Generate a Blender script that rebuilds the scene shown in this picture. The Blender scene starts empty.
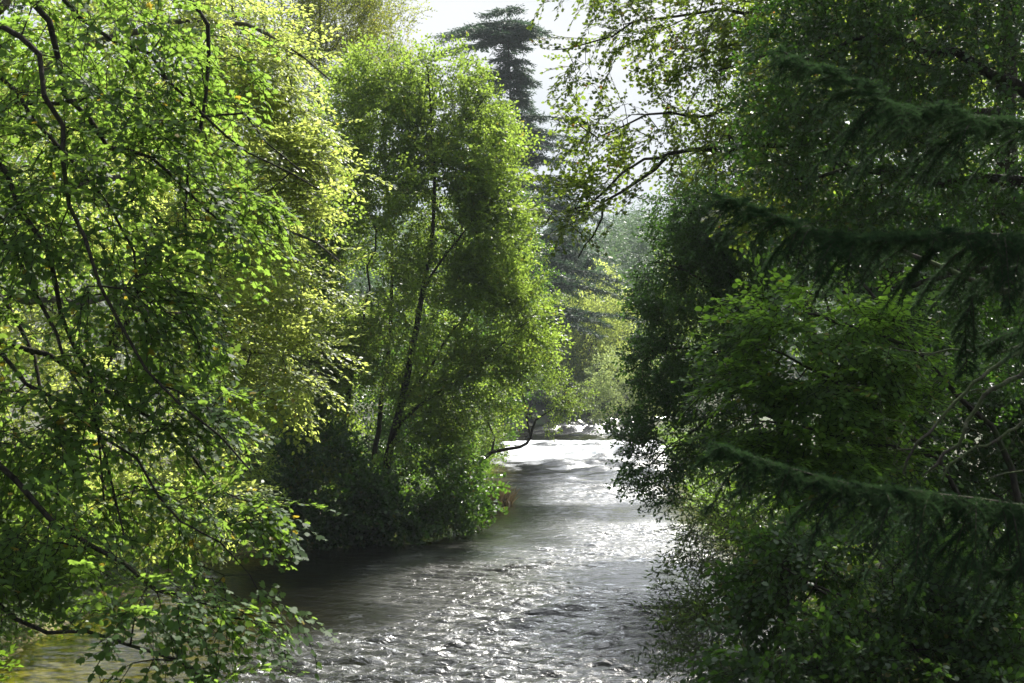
import bpy, math
import numpy as np

# ------------------------------------------------------------------ camera, sky, sun, exposure
R = math.radians
scene = bpy.context.scene
COL = scene.collection
F, HZ, EYE = 1422.0, 385.0, 5.0          # focal length in pixels, horizon row, eye height over the water

cam_data = bpy.data.cameras.new("camera")
cam = bpy.data.objects.new("camera", cam_data)
COL.objects.link(cam)
cam.location = (0, 0, EYE)
cam.rotation_euler = (R(90), 0, 0)
cam_data.sensor_width = 36.0
cam_data.lens = 36.0 * F / 1024.0
cam_data.shift_y = (HZ - 341.5) / 1024.0
cam_data.clip_start = 0.1
cam_data.clip_end = 3000
cam_data.dof.use_dof = True
cam_data.dof.focus_distance = 38.0
cam_data.dof.aperture_fstop = 7.1
scene.camera = cam

SUN_AZ, SUN_EL = 25.0, 49.0               # azimuth from +Y towards +X, elevation
w = bpy.data.worlds.new("World")
scene.world = w
w.use_nodes = True
nt = w.node_tree
nt.nodes.clear()
sky = nt.nodes.new("ShaderNodeTexSky")
sky.sky_type = 'NISHITA'
sky.sun_disc = False
sky.sun_elevation = R(SUN_EL)
sky.sun_rotation = R(SUN_AZ)
sky.altitude = 50
sky.dust_density = 1.5
tc = nt.nodes.new("ShaderNodeTexCoord")
mp = nt.nodes.new("ShaderNodeMapping")
mp.inputs['Scale'].default_value = (1.0, 1.0, 2.6)
cl = nt.nodes.new("ShaderNodeTexNoise")
cl.inputs['Scale'].default_value = 2.6
cl.inputs['Detail'].default_value = 8
cl.inputs['Roughness'].default_value = 0.55
cr = nt.nodes.new("ShaderNodeValToRGB")
cr.color_ramp.elements[0].position = 0.22
cr.color_ramp.elements[1].position = 0.46
tone = nt.nodes.new("ShaderNodeValToRGB")
tone.color_ramp.elements[0].position = 0.35
tone.color_ramp.elements[0].color = (5.6, 6.1, 6.7, 1)
tone.color_ramp.elements[1].position = 0.6
tone.color_ramp.elements[1].color = (7.4, 7.6, 7.8, 1)
mx = nt.nodes.new("ShaderNodeMixRGB")
bg = nt.nodes.new("ShaderNodeBackground")
bg.inputs['Strength'].default_value = 0.06
out = nt.nodes.new("ShaderNodeOutputWorld")
L = nt.links.new
L(tc.outputs['Generated'], mp.inputs['Vector'])
L(mp.outputs['Vector'], cl.inputs['Vector'])
L(cl.outputs['Fac'], cr.inputs['Fac'])
L(cl.outputs['Fac'], tone.inputs['Fac'])
sdir = (math.sin(R(SUN_AZ)) * math.cos(R(SUN_EL)), math.cos(R(SUN_AZ)) * math.cos(R(SUN_EL)), math.sin(R(SUN_EL)))


def mathn(op, a, b=None, clamp=False):
    n = nt.nodes.new("ShaderNodeMath")
    n.operation = op
    n.use_clamp = clamp
    for k, q in enumerate((a, b)):
        if q is None:
            continue
        if isinstance(q, (int, float)):
            n.inputs[k].default_value = q
        else:
            nt.links.new(q, n.inputs[k])
    return n.outputs[0]


nv = nt.nodes.new("ShaderNodeVectorMath")
nv.operation = 'NORMALIZE'
L(tc.outputs['Generated'], nv.inputs[0])
dt = nt.nodes.new("ShaderNodeVectorMath")
dt.operation = 'DOT_PRODUCT'
L(nv.outputs[0], dt.inputs[0])
dt.inputs[1].default_value = sdir
near_sun = mathn('MAXIMUM', dt.outputs['Value'], 0.0)
ring = nt.nodes.new("ShaderNodeMapRange")
ring.interpolation_type = 'SMOOTHSTEP'
ring.inputs['From Min'].default_value = 0.79
ring.inputs['From Max'].default_value = 0.96
L(near_sun, ring.inputs['Value'])
aureole = mathn('ADD', mathn('MULTIPLY', ring.outputs[0], 4.2), 1.0)
cover = mathn('MULTIPLY', cr.outputs['Color'], mathn('ADD', mathn('MULTIPLY', near_sun, 1.35), 0.12), True)
L(cover, mx.inputs['Fac'])
L(sky.outputs['Color'], mx.inputs['Color1'])
glow = nt.nodes.new("ShaderNodeVectorMath")
glow.operation = 'SCALE'
L(tone.outputs['Color'], glow.inputs[0])
L(aureole, glow.inputs['Scale'])
L(glow.outputs[0], mx.inputs['Color2'])
L(mx.outputs['Color'], bg.inputs['Color'])
L(bg.outputs['Background'], out.inputs['Surface'])

sd = bpy.data.lights.new("sun", 'SUN')
sd.energy = 5.0
sd.angle = R(0.55)
sd.color = (1.0, 0.955, 0.87)
sun = bpy.data.objects.new("sun", sd)
COL.objects.link(sun)
sun.rotation_euler = (R(90 - SUN_EL), 0, R(180 - SUN_AZ))   # light comes from azimuth SUN_AZ, in front of the camera

scene.view_settings.view_transform = 'Standard'
scene.view_settings.look = 'None'
scene.view_settings.exposure = 1.1
scene.view_settings.gamma = 1.0
scene.view_settings.use_curve_mapping = False
scene.render.engine = 'CYCLES'
cy = scene.cycles
cy.max_bounces = 9
cy.diffuse_bounces = 4
cy.glossy_bounces = 3
cy.transmission_bounces = 4
cy.transparent_max_bounces = 8
cy.volume_bounces = 0
cy.sample_clamp_indirect = 4.0
cy.caustics_reflective = False
cy.caustics_refractive = False
cy.use_denoising = True
cy.denoising_input_passes = 'RGB_ALBEDO_NORMAL'
cy.denoising_prefilter = 'ACCURATE'
cy.use_adaptive_sampling = False
cy.denoiser = 'OPENIMAGEDENOISE'

# ------------------------------------------------------------------ numeric helpers
rng = np.random.default_rng(7)


def reseed(k):
    global rng
    rng = np.random.default_rng(k)


_lat = np.random.default_rng(99).random((32, 32, 32))


def noise(p):
    """value noise, 0..1, p is (n,3)"""
    p = np.asarray(p, float)
    i = np.floor(p).astype(int)
    f = p - i
    f = f * f * (3 - 2 * f)
    o = np.zeros(len(p))
    for a in (0, 1):
        wa = f[:, 0] if a else 1 - f[:, 0]
        for b in (0, 1):
            wb = f[:, 1] if b else 1 - f[:, 1]
            for c in (0, 1):
                wc = f[:, 2] if c else 1 - f[:, 2]
                o += wa * wb * wc * _lat[(i[:, 0] + a) % 32, (i[:, 1] + b) % 32, (i[:, 2] + c) % 32]
    return o


def fbm(p, n=4):
    s, a, t = 0, 1.0, 0
    for k in range(n):
        s = s + a * noise(p * 2 ** k + 7.3 * k)
        t += a
        a *= 0.5
    return s / t


def sm(x):
    x = np.clip(x, 0, 1)
    return x * x * (3 - 2 * x)


def unit(v):
    return v / np.maximum(np.linalg.norm(v, axis=-1, keepdims=True), 1e-9)


def at(px, py, Y):
    """the place at distance Y that the photograph shows at pixel (px, py)"""
    return np.array(((px - 512.0) / F * Y, Y, EYE + (HZ - py) / F * Y))


# ------------------------------------------------------------------ mesh helpers
def fast_mesh(name, verts, faces, tone=None):
    """faces: (n,k) array, all the same size"""
    me = bpy.data.meshes.new(name)
    verts = np.ascontiguousarray(verts, np.float32)
    faces = np.ascontiguousarray(faces, np.int32)
    n, k = faces.shape
    me.vertices.add(len(verts))
    me.vertices.foreach_set("co", verts.ravel())
    me.loops.add(n * k)
    me.loops.foreach_set("vertex_index", faces.ravel())
    me.polygons.add(n)
    me.polygons.foreach_set("loop_start", np.arange(0, n * k, k, dtype=np.int32))
    me.update(calc_edges=True)
    if tone is not None:
        a = me.attributes.new("tone", 'FLOAT', 'FACE')
        a.data.foreach_set("value", np.ascontiguousarray(tone, np.float32))
    return me


def link(name, me, mat, parent=None, loc=None):
    o = bpy.data.objects.new(name, me)
    COL.objects.link(o)
    if mat:
        me.materials.append(mat)
    if parent:
        o.parent = parent
    if loc is not None:
        o.location = loc
    return o


def tag(o, label=None, cat=None, group=None, kind=None):
    if label:
        o['label'] = label
    if cat:
        o['category'] = cat
    if group:
        o['group'] = group
    if kind:
        o['kind'] = kind
    return o


def empty(name, loc):
    o = bpy.data.objects.new(name, None)
    COL.objects.link(o)
    o.location = [float(v) for v in loc]
    o.empty_display_size = 0.3
    return o


# ------------------------------------------------------------------ materials
def nodes(name):
    m = bpy.data.materials.new(name)
    m.use_nodes = True
    t = m.node_tree
    t.nodes.clear()
    o = t.nodes.new("ShaderNodeOutputMaterial")
    return m, t, o


def ramp(t, stops):
    r = t.nodes.new("ShaderNodeValToRGB")
    e = r.color_ramp.elements
    while len(e) < len(stops):
        e.new(0.5)
    for k, (p, c) in enumerate(stops):
        e[k].position = p
        e[k].color = (*c, 1)
    return r


def leaf_mat(name, dark, light, turn, trans, fac=0.45, rough=0.42, spec=0.45, wax=None):
    """dark..light are reflected colours over the leaves, turn is the colour of the few yellowing ones, trans the colour let through"""
    m, t, o = nodes(name)
    a = t.nodes.new("ShaderNodeAttribute")
    a.attribute_name = "tone"
    r1 = ramp(t, [(0.0, dark), (0.72, light), (0.93, light), (1.0, turn)])
    tr = np.array(trans)
    tu = np.array(turn) * 2.6
    r2 = ramp(t, [(0.0, tuple(tr * 0.72)), (0.72, tuple(tr * 1.12)), (0.93, tuple(tr * 1.12)), (1.0, tuple(np.minimum(tu, 0.6)))])
    p = t.nodes.new("ShaderNodeBsdfPrincipled")
    p.inputs['Roughness'].default_value = rough
    p.inputs['Specular IOR Level'].default_value = spec
    tl = t.nodes.new("ShaderNodeBsdfTranslucent")
    mix = t.nodes.new("ShaderNodeMixShader")
    mix.inputs[0].default_value = fac
    t.links.new(a.outputs['Fac'], r1.inputs['Fac'])
    t.links.new(a.outputs['Fac'], r2.inputs['Fac'])
    t.links.new(r1.outputs['Color'], p.inputs['Base Color'])
    t.links.new(r2.outputs['Color'], tl.inputs['Color'])
    t.links.new(p.outputs[0], mix.inputs[1])
    t.links.new(tl.outputs[0], mix.inputs[2])
    t.links.new(mix.outputs[0], o.inputs['Surface'])
    return m


def bark_mat(name, dark, light, moss=None, scale=6.0, mossy=0.5):
    m, t, o = nodes(name)
    c = t.nodes.new("ShaderNodeTexCoord")
    mpn = t.nodes.new("ShaderNodeMapping")
    mpn.inputs['Scale'].default_value = (1, 1, 0.3)
    n1 = t.nodes.new("ShaderNodeTexNoise")
    n1.inputs['Scale'].default_value = scale * 4
    n1.inputs['Detail'].default_value = 6
    r1 = ramp(t, [(0.35, dark), (0.65, light)])
    p = t.nodes.new("ShaderNodeBsdfPrincipled")
    p.inputs['Roughness'].default_value = 0.9
    p.inputs['Specular IOR Level'].default_value = 0.12
    b = t.nodes.new("ShaderNodeBump")
    b.inputs['Strength'].default_value = 0.7
    b.inputs['Distance'].default_value = 0.03
    t.links.new(c.outputs['Object'], mpn.inputs['Vector'])
    t.links.new(mpn.outputs['Vector'], n1.inputs['Vector'])
    t.links.new(n1.outputs['Fac'], r1.inputs['Fac'])
    t.links.new(n1.outputs['Fac'], b.inputs['Height'])
    t.links.new(b.outputs['Normal'], p.inputs['Normal'])
    col = r1.outputs['Color']
    if moss:
        n2 = t.nodes.new("ShaderNodeTexNoise")
        n2.inputs['Scale'].default_value = scale * 0.6
        n2.inputs['Detail'].default_value = 5
        r2 = ramp(t, [(mossy - 0.06, (0, 0, 0)), (mossy + 0.06, (1, 1, 1))])
        mxx = t.nodes.new("ShaderNodeMixRGB")
        mxx.inputs['Color2'].default_value = (*moss, 1)
        t.links.new(c.outputs['Object'], n2.inputs['Vector'])
        t.links.new(n2.outputs['Fac'], r2.inputs['Fac'])
        t.links.new(r2.outputs['Color'], mxx.inputs['Fac'])
        t.links.new(col, mxx.inputs['Color1'])
        col = mxx.outputs['Color']
    t.links.new(col, p.inputs['Base Color'])
    t.links.new(p.outputs[0], o.inputs['Surface'])
    return m


YEL = (0.20, 0.15, 0.015)
M = dict(
    sycamore=leaf_mat("sycamore_leaf", (0.020, 0.050, 0.014), (0.050, 0.10, 0.020), YEL, (0.31, 0.50, 0.065), 0.47, 0.58, 0.22),
    beech=leaf_mat("beech_leaf", (0.045, 0.085, 0.014), (0.10, 0.15, 0.022), (0.26, 0.19, 0.02), (0.60, 0.70, 0.15), 0.56, 0.45, 0.4),
    alder=leaf_mat("alder_leaf", (0.032, 0.064, 0.014), (0.085, 0.130, 0.024), (0.17, 0.16, 0.02), (0.37, 0.53, 0.07), 0.48, 0.42, 0.4),
    birch=leaf_mat("birch_leaf", (0.07, 0.10, 0.02), (0.14, 0.16, 0.03), (0.28, 0.20, 0.025), (0.40, 0.46, 0.06), 0.5, 0.45, 0.4),
    holly=leaf_mat("holly_leaf", (0.018, 0.050, 0.014), (0.044, 0.092, 0.023), (0.06, 0.09, 0.02), (0.13, 0.28, 0.04), 0.32, 0.45, 0.3),
    ivy=leaf_mat("ivy_leaf", (0.013, 0.034, 0.009), (0.036, 0.075, 0.014), (0.09, 0.10, 0.02), (0.10, 0.24, 0.022), 0.30, 0.40, 0.4),
    hazel=leaf_mat("hazel_leaf", (0.030, 0.070, 0.013), (0.070, 0.13, 0.022), (0.16, 0.15, 0.02), (0.30, 0.50, 0.05), 0.48, 0.42, 0.4),
    willow=leaf_mat("willow_leaf", (0.030, 0.055, 0.016), (0.070, 0.10, 0.028), (0.12, 0.12, 0.03), (0.18, 0.30, 0.04), 0.40, 0.40, 0.45),
    olive=leaf_mat("sallow_leaf", (0.09, 0.14, 0.05), (0.16, 0.21, 0.08), (0.22, 0.22, 0.07), (0.44, 0.54, 0.17), 0.5, 0.5, 0.35),
    maple=leaf_mat("turning_leaf", (0.035, 0.065, 0.013), (0.085, 0.11, 0.02), (0.17, 0.085, 0.018), (0.30, 0.42, 0.045), 0.46, 0.5, 0.3),
    fir=leaf_mat("fir_needle", (0.012, 0.030, 0.016), (0.028, 0.055, 0.026), (0.05, 0.07, 0.03), (0.05, 0.10, 0.035), 0.2, 0.8, 0.02),
    conifer=leaf_mat("conifer_needle", (0.028, 0.060, 0.030), (0.060, 0.105, 0.048), (0.08, 0.10, 0.04), (0.14, 0.24, 0.08), 0.32, 0.5, 0.35),
    shade_hazel=leaf_mat("shade_hazel_leaf", (0.030, 0.076, 0.014), (0.082, 0.155, 0.025), (0.15, 0.14, 0.02), (0.28, 0.52, 0.05), 0.42, 0.55, 0.22),
    elder=leaf_mat("elder_leaf", (0.014, 0.036, 0.010), (0.036, 0.072, 0.016), (0.09, 0.09, 0.02), (0.11, 0.24, 0.025), 0.34, 0.5, 0.3),
    dark_conifer=leaf_mat("dark_conifer_needle", (0.016, 0.042, 0.022), (0.038, 0.078, 0.036), (0.05, 0.07, 0.04), (0.07, 0.14, 0.06), 0.25, 0.6, 0.2),
    oak=leaf_mat("oak_leaf", (0.018, 0.042, 0.010), (0.045, 0.082, 0.016), (0.12, 0.11, 0.02), (0.18, 0.30, 0.03), 0.38, 0.5, 0.3),
    bramble=leaf_mat("bramble_leaf", (0.020, 0.045, 0.012), (0.05, 0.095, 0.02), (0.12, 0.10, 0.02), (0.16, 0.32, 0.03), 0.38, 0.36, 0.45),
    moss=leaf_mat("moss", (0.05, 0.06, 0.028), (0.08, 0.095, 0.045), (0.09, 0.09, 0.05), (0.08, 0.10, 0.04), 0.2, 0.8, 0.1),
    fern=leaf_mat("undergrowth_leaf", (0.030, 0.055, 0.012), (0.075, 0.12, 0.02), (0.16, 0.12, 0.03), (0.22, 0.38, 0.03), 0.42, 0.45, 0.4),
    russet=leaf_mat("dry_stem", (0.07, 0.055, 0.03), (0.15, 0.11, 0.06), (0.16, 0.10, 0.05), (0.15, 0.11, 0.05), 0.3, 0.6, 0.3),
    bark=bark_mat("dark_bark", (0.016, 0.013, 0.010), (0.05, 0.042, 0.032), (0.03, 0.04, 0.012), 6, 0.6),
    pale_bark=bark_mat("grey_bark", (0.07, 0.06, 0.05), (0.17, 0.15, 0.125), (0.07, 0.085, 0.03), 5, 0.56),
    moss_bark=bark_mat("mossy_bark", (0.03, 0.025, 0.02), (0.07, 0.06, 0.045), (0.06, 0.075, 0.03), 9, 0.46),
)

# ------------------------------------------------------------------ river and ground
_ly = np.array([-60, 0, 14, 22, 30, 38, 44, 48, 54, 62, 80, 100, 115, 130, 150, 162, 168, 174, 184, 230])
_lx = np.array([-9.5, -9.5, -9.6, -9.4, -9.0, -8.6, -7.4, -5.2, -2.9, -1.7, -1.3, -1.3, -1.3, -0.8, 1.0, 3.5, 9.5, 17, 34, 120])
_ry = np.array([-60, 0, 20, 36, 50, 75, 100, 115, 130, 150, 157, 164, 174, 230])
_rx = np.array([6.5, 6.2, 6.0, 6.4, 7.0, 8.8, 11.2, 12.2, 12.0, 11.5, 16, 26, 48, 170])


def banks(Y):
    return np.interp(Y, _ly, _lx), np.interp(Y, _ry, _rx)


WEIR = 116.0


def level(X, Y):
    c = WEIR + 0.6 * np.sin(X * 0.5) + 0.12 * (X - 5)
    return 0.42 * sm((Y - c + 1.5) / 1.6)


def ground(X, Y):
    X = np.asarray(X, float)
    Y = np.asarray(Y, float)
    l, r = banks(Y)
    d = np.maximum(l - X, X - r)
    q = np.stack([X * 0.35, Y * 0.35, X * 0], -1).reshape(-1, 3)
    n = (fbm(q, 4) - 0.5).reshape(X.shape)
    inside = np.clip(-d, 0, 4)
    side = (X - l) / np.maximum(r - l, 1)
    bed = -0.55 * sm(inside / 3.2) - 0.06 + n * 0.15
    shallow = sm((0.45 - side) / 0.3) * sm((40 - Y) / 10)      # gravelly shallows by the near bank
    bed = bed * (1 - 0.72 * shallow)
    lev = 0.42 * sm((Y - WEIR + 1.5) / 1.6)
    out_ = 0.9 * sm(d / 2.2) + 0.5 * sm((d - 2) / 8) + 0.035 * np.clip(d, 0, 60) + n * 0.5 * sm(d / 2)
    hill = 18 * sm((Y - 178) / 120) + 26 * sm((Y - 300) / 200) + 10 * sm((np.abs(X) - 40) / 120)
    return np.where(d > 0, out_ - 0.06, bed) + lev + hill * sm(d / 25)


def spaced(a, b, fine, grow):
    v = [0.0]
    s = fine
    while v[-1] < max(abs(a), abs(b)):
        v.append(v[-1] + s)
        s *= grow
    v = np.array(v)
    allv = np.concatenate([-v[:0:-1], v])
    return allv[(allv >= a) & (allv <= b)]


def grid(xs, ys, zf):
    XX, YY = np.meshgrid(xs, ys)
    Z = zf(XX, YY)
    v = np.stack([XX, YY, Z], -1).reshape(-1, 3)
    nx, ny = len(xs), len(ys)
    i = np.arange(nx * ny).reshape(ny, nx)
    f = np.stack([i[:-1, :-1], i[:-1, 1:], i[1:, 1:], i[1:, :-1]], -1).reshape(-1, 4)
    return v, f


xs = spaced(-700, 700, 0.4, 1.02)
ys = np.concatenate([np.linspace(-150, 0, 30)[:-1], np.arange(0, 70, 0.7), np.arange(70, 200, 1.8), np.linspace(200, 900, 70)])
v, f = grid(xs, ys, ground)
me = fast_mesh("ground", v, f)
me.polygons.foreach_set("use_smooth", np.ones(len(f), bool))
gm, t, o = nodes("woodland_soil")
geo = t.nodes.new("ShaderNodeNewGeometry")
n1 = t.nodes.new("ShaderNodeTexNoise")
n1.inputs['Scale'].default_value = 1.1
n1.inputs['Detail'].default_value = 9
n1.inputs['Roughness'].default_value = 0.65
r1 = ramp(t, [(0.32, (0.022, 0.016, 0.008)), (0.45, (0.045, 0.034, 0.014)), (0.52, (0.032, 0.050, 0.012)), (0.7, (0.045, 0.075, 0.016))])
vor = t.nodes.new("ShaderNodeTexVoronoi")
vor.inputs['Scale'].default_value = 5.5
r2 = ramp(t, [(0.0, (0.34, 0.28, 0.11)), (0.45, (0.22, 0.19, 0.065)), (0.8, (0.03, 0.02, 0.01))])
sx = t.nodes.new("ShaderNodeSeparateXYZ")
mr = t.nodes.new("ShaderNodeMapRange")
mr.inputs['From Min'].default_value = 0.02
mr.inputs['From Max'].default_value = 0.22
mxs = t.nodes.new("ShaderNodeMixRGB")
p = t.nodes.new("ShaderNodeBsdfPrincipled")
p.inputs['Roughness'].default_value = 0.9
b = t.nodes.new("ShaderNodeBump")
b.inputs['Distance'].default_value = 0.08
tl = t.links.new
tl(geo.outputs['Position'], n1.inputs['Vector'])
tl(geo.outputs['Position'], vor.inputs['Vector'])
tl(geo.outputs['Position'], sx.inputs[0])
tl(n1.outputs['Fac'], r1.inputs['Fac'])
tl(vor.outputs['Distance'], r2.inputs['Fac'])
tl(sx.outputs['Z'], mr.inputs['Value'])
tl(mr.outputs[0], mxs.inputs['Fac'])
tl(r2.outputs['Color'], mxs.inputs['Color1'])
tl(r1.outputs['Color'], mxs.inputs['Color2'])
silt = t.nodes.new("ShaderNodeMapRange")
silt.inputs['From Min'].default_value = -0.5
silt.inputs['From Max'].default_value = -0.22
mx3 = t.nodes.new("ShaderNodeMixRGB")
mx3.inputs['Color1'].default_value = (0.012, 0.012, 0.008, 1)
tl(sx.outputs['Z'], silt.inputs['Value'])
tl(silt.outputs[0], mx3.inputs['Fac'])
tl(mxs.outputs['Color'], mx3.inputs['Color2'])
tl(mx3.outputs['Color'], p.inputs['Base Color'])
tl(n1.outputs['Fac'], b.inputs['Height'])
tl(b.outputs['Normal'], p.inputs['Normal'])
tl(p.outputs[0], o.inputs['Surface'])
tag(link("ground", me, gm), kind='structure')

# water ------------------------------------------------------------
reseed(11)
NW = 60
lam = 0.14 * (0.95 / 0.14) ** rng.random(NW)
th = rng.normal(-math.pi / 2, 0.36, NW)
kx, ky = np.cos(th) * 2 * math.pi / lam, np.sin(th) * 2 * math.pi / lam
ph = rng.random(NW) * 6.283
lam2 = 1.3 * (3.6 / 1.3) ** rng.random(16)
th2 = rng.normal(-math.pi / 2, 0.45, 16)
kx2, ky2 = np.cos(th2) * 2 * math.pi / lam2, np.sin(th2) * 2 * math.pi / lam2
am = 0.0070 * lam ** 0.85


def foam_at(X, Y):
    c = WEIR + 0.6 * np.sin(X * 0.5) + 0.12 * (X - 5)
    q = np.stack([X * 0.8, Y * 0.28, X * 0 + 3], -1).reshape(-1, 3)
    n = fbm(q, 4).reshape(X.shape)
    d = c - Y
    base = np.where((d > -0.35) & (d < 1.0), 0.75, 0) + 0.95 * sm((d - 1.5) / 2.5) * (1 - sm((d - 3) / 30))
    return np.clip((base * 1.55 + 2.4 * (n - 0.60)) * (base > 0), 0, 1) * 0.85


def chop(X, Y):
    l, r = banks(Y)
    mid = sm((X - l - .6) / 6.0) * (.35 + .65 * sm((r - X) / 2.0))
    q = np.stack([X * 0.22, Y * 0.16, X * 0], -1).reshape(-1, 3)
    patch = fbm(q, 3).reshape(X.shape)
    A = (0.20 + 1.0 * mid) * (0.62 + 0.85 * sm((patch - 0.3) / 0.4))
    return A * np.where(Y > WEIR - 0.5, 0.25 + 1.2 * sm((Y - 126) / 6), 1.0), patch


def water_z(X, Y):
    A, patch = chop(X, Y)
    A = A * (1 + 1.2 * sm((Y - 40) / 40))
    wx = X + 0.9 * (patch - 0.5)
    z = np.zeros_like(X)
    for k in range(NW):
        # waves finer than the mesh fade out with distance
        fade = sm((lam[k] / (0.0085 * np.maximum(Y, 8)) - 0.35) / 1.2)
        s = np.sin(kx[k] * wx + ky[k] * Y + ph[k])
        z = z + am[k] * fade * (s + 0.28 * np.cos(2 * (kx[k] * wx + ky[k] * Y + ph[k])))
    far = sm((Y - 50) / 45)
    for k in range(16):
        s = np.sin(kx2[k] * wx + ky2[k] * Y + ph[k])
        z = z + far * 0.0095 * lam2[k] ** .85 * (s + .25 * s * s)
    d = WEIR - Y
    boil = foam_at(X, Y) * (fbm(np.stack([X * 2.2, Y * 0.9, X * 0], -1).reshape(-1, 3), 3).reshape(X.shape) - 0.4) * 0.35
    return A * z * 1.2 + level(X, Y) + boil


yv = [9.0]
while yv[-1] < 200:
    yv.append(yv[-1] * 1.0034)
ys = np.concatenate([np.linspace(-60, 9, 60)[:-1], np.array(yv), np.linspace(201, 230, 12)])
xs = np.concatenate([np.arange(-13, 15, 0.06), np.arange(15, 72, 0.8)])
v, f = grid(xs, ys, water_z)
me = fast_mesh("river_water", v, f)
me.polygons.foreach_set("use_smooth", np.ones(len(f), bool))
fa = me.attributes.new("foam", 'FLOAT', 'POINT')
fa.data.foreach_set("value", foam_at(v[:, 0], v[:, 1]).astype(np.float32))
ca = me.attributes.new("chop", 'FLOAT', 'POINT')
ca.data.foreach_set("value", np.clip(chop(v[:, 0], v[:, 1])[0], 0, 1.5).astype(np.float32))
da_ = me.attributes.new("depth", 'FLOAT', 'POINT')
da_.data.foreach_set("value", np.clip((v[:, 2] - ground(v[:, 0], v[:, 1])) / 0.55, 0, 1).astype(np.float32))
wm, t, o = nodes("river_water")
tl = t.links.new
geo = t.nodes.new("ShaderNodeNewGeometry")
mpn = t.nodes.new("ShaderNodeMapping")
mpn.inputs['Scale'].default_value = (0.6, 1.2, 1.0)
nz = t.nodes.new("ShaderNodeTexNoise")
nz.inputs['Scale'].default_value = 8.0
nz.inputs['Detail'].default_value = 4
nz.inputs['Distortion'].default_value = 0.6
bp = t.nodes.new("ShaderNodeBump")
bp.inputs['Strength'].default_value = 0.9
bp.inputs['Distance'].default_value = 0.035
gl = t.nodes.new("ShaderNodeBsdfGlossy")
gl.inputs['Roughness'].default_value = 0.16
tr = t.nodes.new("ShaderNodeBsdfTransparent")
tr.inputs['Color'].default_value = (0.24, 0.20, 0.09, 1)
dd = t.nodes.new("ShaderNodeBsdfDiffuse")
dd.inputs['Color'].default_value = (0.010, 0.010, 0.006, 1)
inner = t.nodes.new("ShaderNodeMixShader")
inner.inputs[0].default_value = 0.35
fr = t.nodes.new("ShaderNodeFresnel")
fr.inputs['IOR'].default_value = 1.42
m1 = t.nodes.new("ShaderNodeMixShader")
fo = t.nodes.new("ShaderNodeAttribute")
fo.attribute_name = "foam"
fd = t.nodes.new("ShaderNodeBsdfDiffuse")
fd.inputs['Color'].default_value = (0.78, 0.80, 0.81, 1)
m2 = t.nodes.new("ShaderNodeMixShader")
tl(geo.outputs['Position'], mpn.inputs['Vector'])
tl(mpn.outputs['Vector'], nz.inputs['Vector'])
ch = t.nodes.new("ShaderNodeAttribute")
ch.attribute_name = "chop"
tl(ch.outputs['Fac'], bp.inputs['Strength'])
rg = t.nodes.new("ShaderNodeMapRange")
rg.inputs['From Min'].default_value = 0.1
rg.inputs['From Max'].default_value = 1.1
rg.inputs['To Min'].default_value = 0.02
rg.inputs['To Max'].default_value = 0.24
tl(ch.outputs['Fac'], rg.inputs['Value'])
tl(rg.outputs[0], gl.inputs['Roughness'])
tl(nz.outputs['Fac'], bp.inputs['Height'])
tl(bp.outputs['Normal'], gl.inputs['Normal'])
tl(bp.outputs['Normal'], fr.inputs['Normal'])
da = t.nodes.new("ShaderNodeAttribute")
da.attribute_name = "depth"
dm = t.nodes.new("ShaderNodeMixRGB")
dm.inputs['Color1'].default_value = (0.80, 0.82, 0.30, 1)
dm.inputs['Color2'].default_value = (0.13, 0.10, 0.045, 1)
di = t.nodes.new("ShaderNodeMapRange")
di.inputs['To Min'].default_value = 0.08
di.inputs['To Max'].default_value = 0.4
tl(da.outputs['Fac'], di.inputs['Value'])
tl(di.outputs[0], inner.inputs[0])
tl(da.outputs['Fac'], dm.inputs['Fac'])
tl(dm.outputs['Color'], tr.inputs['Color'])
tl(tr.outputs[0], inner.inputs[1])
tl(dd.outputs[0], inner.inputs[2])
tl(fr.outputs[0], m1.inputs[0])
tl(inner.outputs[0], m1.inputs[1])
tl(gl.outputs[0], m1.inputs[2])
tl(fo.outputs['Fac'], m2.inputs[0])
tl(m1.outputs[0], m2.inputs[1])
tl(fd.outputs[0], m2.inputs[2])
tl(m2.outputs[0], o.inputs['Surface'])
tag(link("river_water", me, wm), kind='structure')

# ------------------------------------------------------------------ foliage machinery
def leaf_shape(kind):
    """outline of a unit leaf: x along the leaf, y across, z lift"""
    if kind == 'lobed':
        h = [(0.0, 0.03), (0.10, 0.36), (0.28, 0.26), (0.46, 0.52), (0.58, 0.24), (0.80, 0.26)]
        pts = [(x, y) for x, y in h] + [(1.0, 0.0)] + [(x, -y) for x, y in h[::-1]]
        return np.array([(x, y, -0.55 * y * y - 0.16 * x * x) for x, y in pts])
    if kind == 'oval':
        pts = [(0, 0), (0.30, 0.27), (0.68, 0.24), (1.0, 0.0), (0.68, -0.24), (0.30, -0.27)]
        return np.array([(x, y, 0.35 * abs(y) - 0.18 * x * x) for x, y in pts])
    if kind == 'round':
        pts = [(0, 0), (0.26, 0.34), (0.72, 0.36), (1.0, 0.0), (0.72, -0.36), (0.26, -0.34)]
        return np.array([(x, y, 0.25 * abs(y) - 0.16 * x * x) for x, y in pts])
    if kind == 'diamond':
        return np.array([(0, 0, 0), (0.48, 0.32, 0.07), (1.0, 0, -0.1), (0.48, -0.32, 0.07)])
    if kind == 'narrow':
        return np.array([(0, 0, 0), (0.42, 0.14, 0.03), (1.0, 0, -0.12), (0.42, -0.14, 0.03)])
    if kind == 'needle':
        return np.array([(0, 0.06, 0), (1.0, 0, 0), (0, -0.06, 0)])
    if kind == 'tuft':
        return np.array([(0, 0.05, 0), (0.6, 0.13, -0.02), (1.0, 0, -0.10), (0.55, -0.12, -0.02)])
    raise KeyError(kind)


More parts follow.
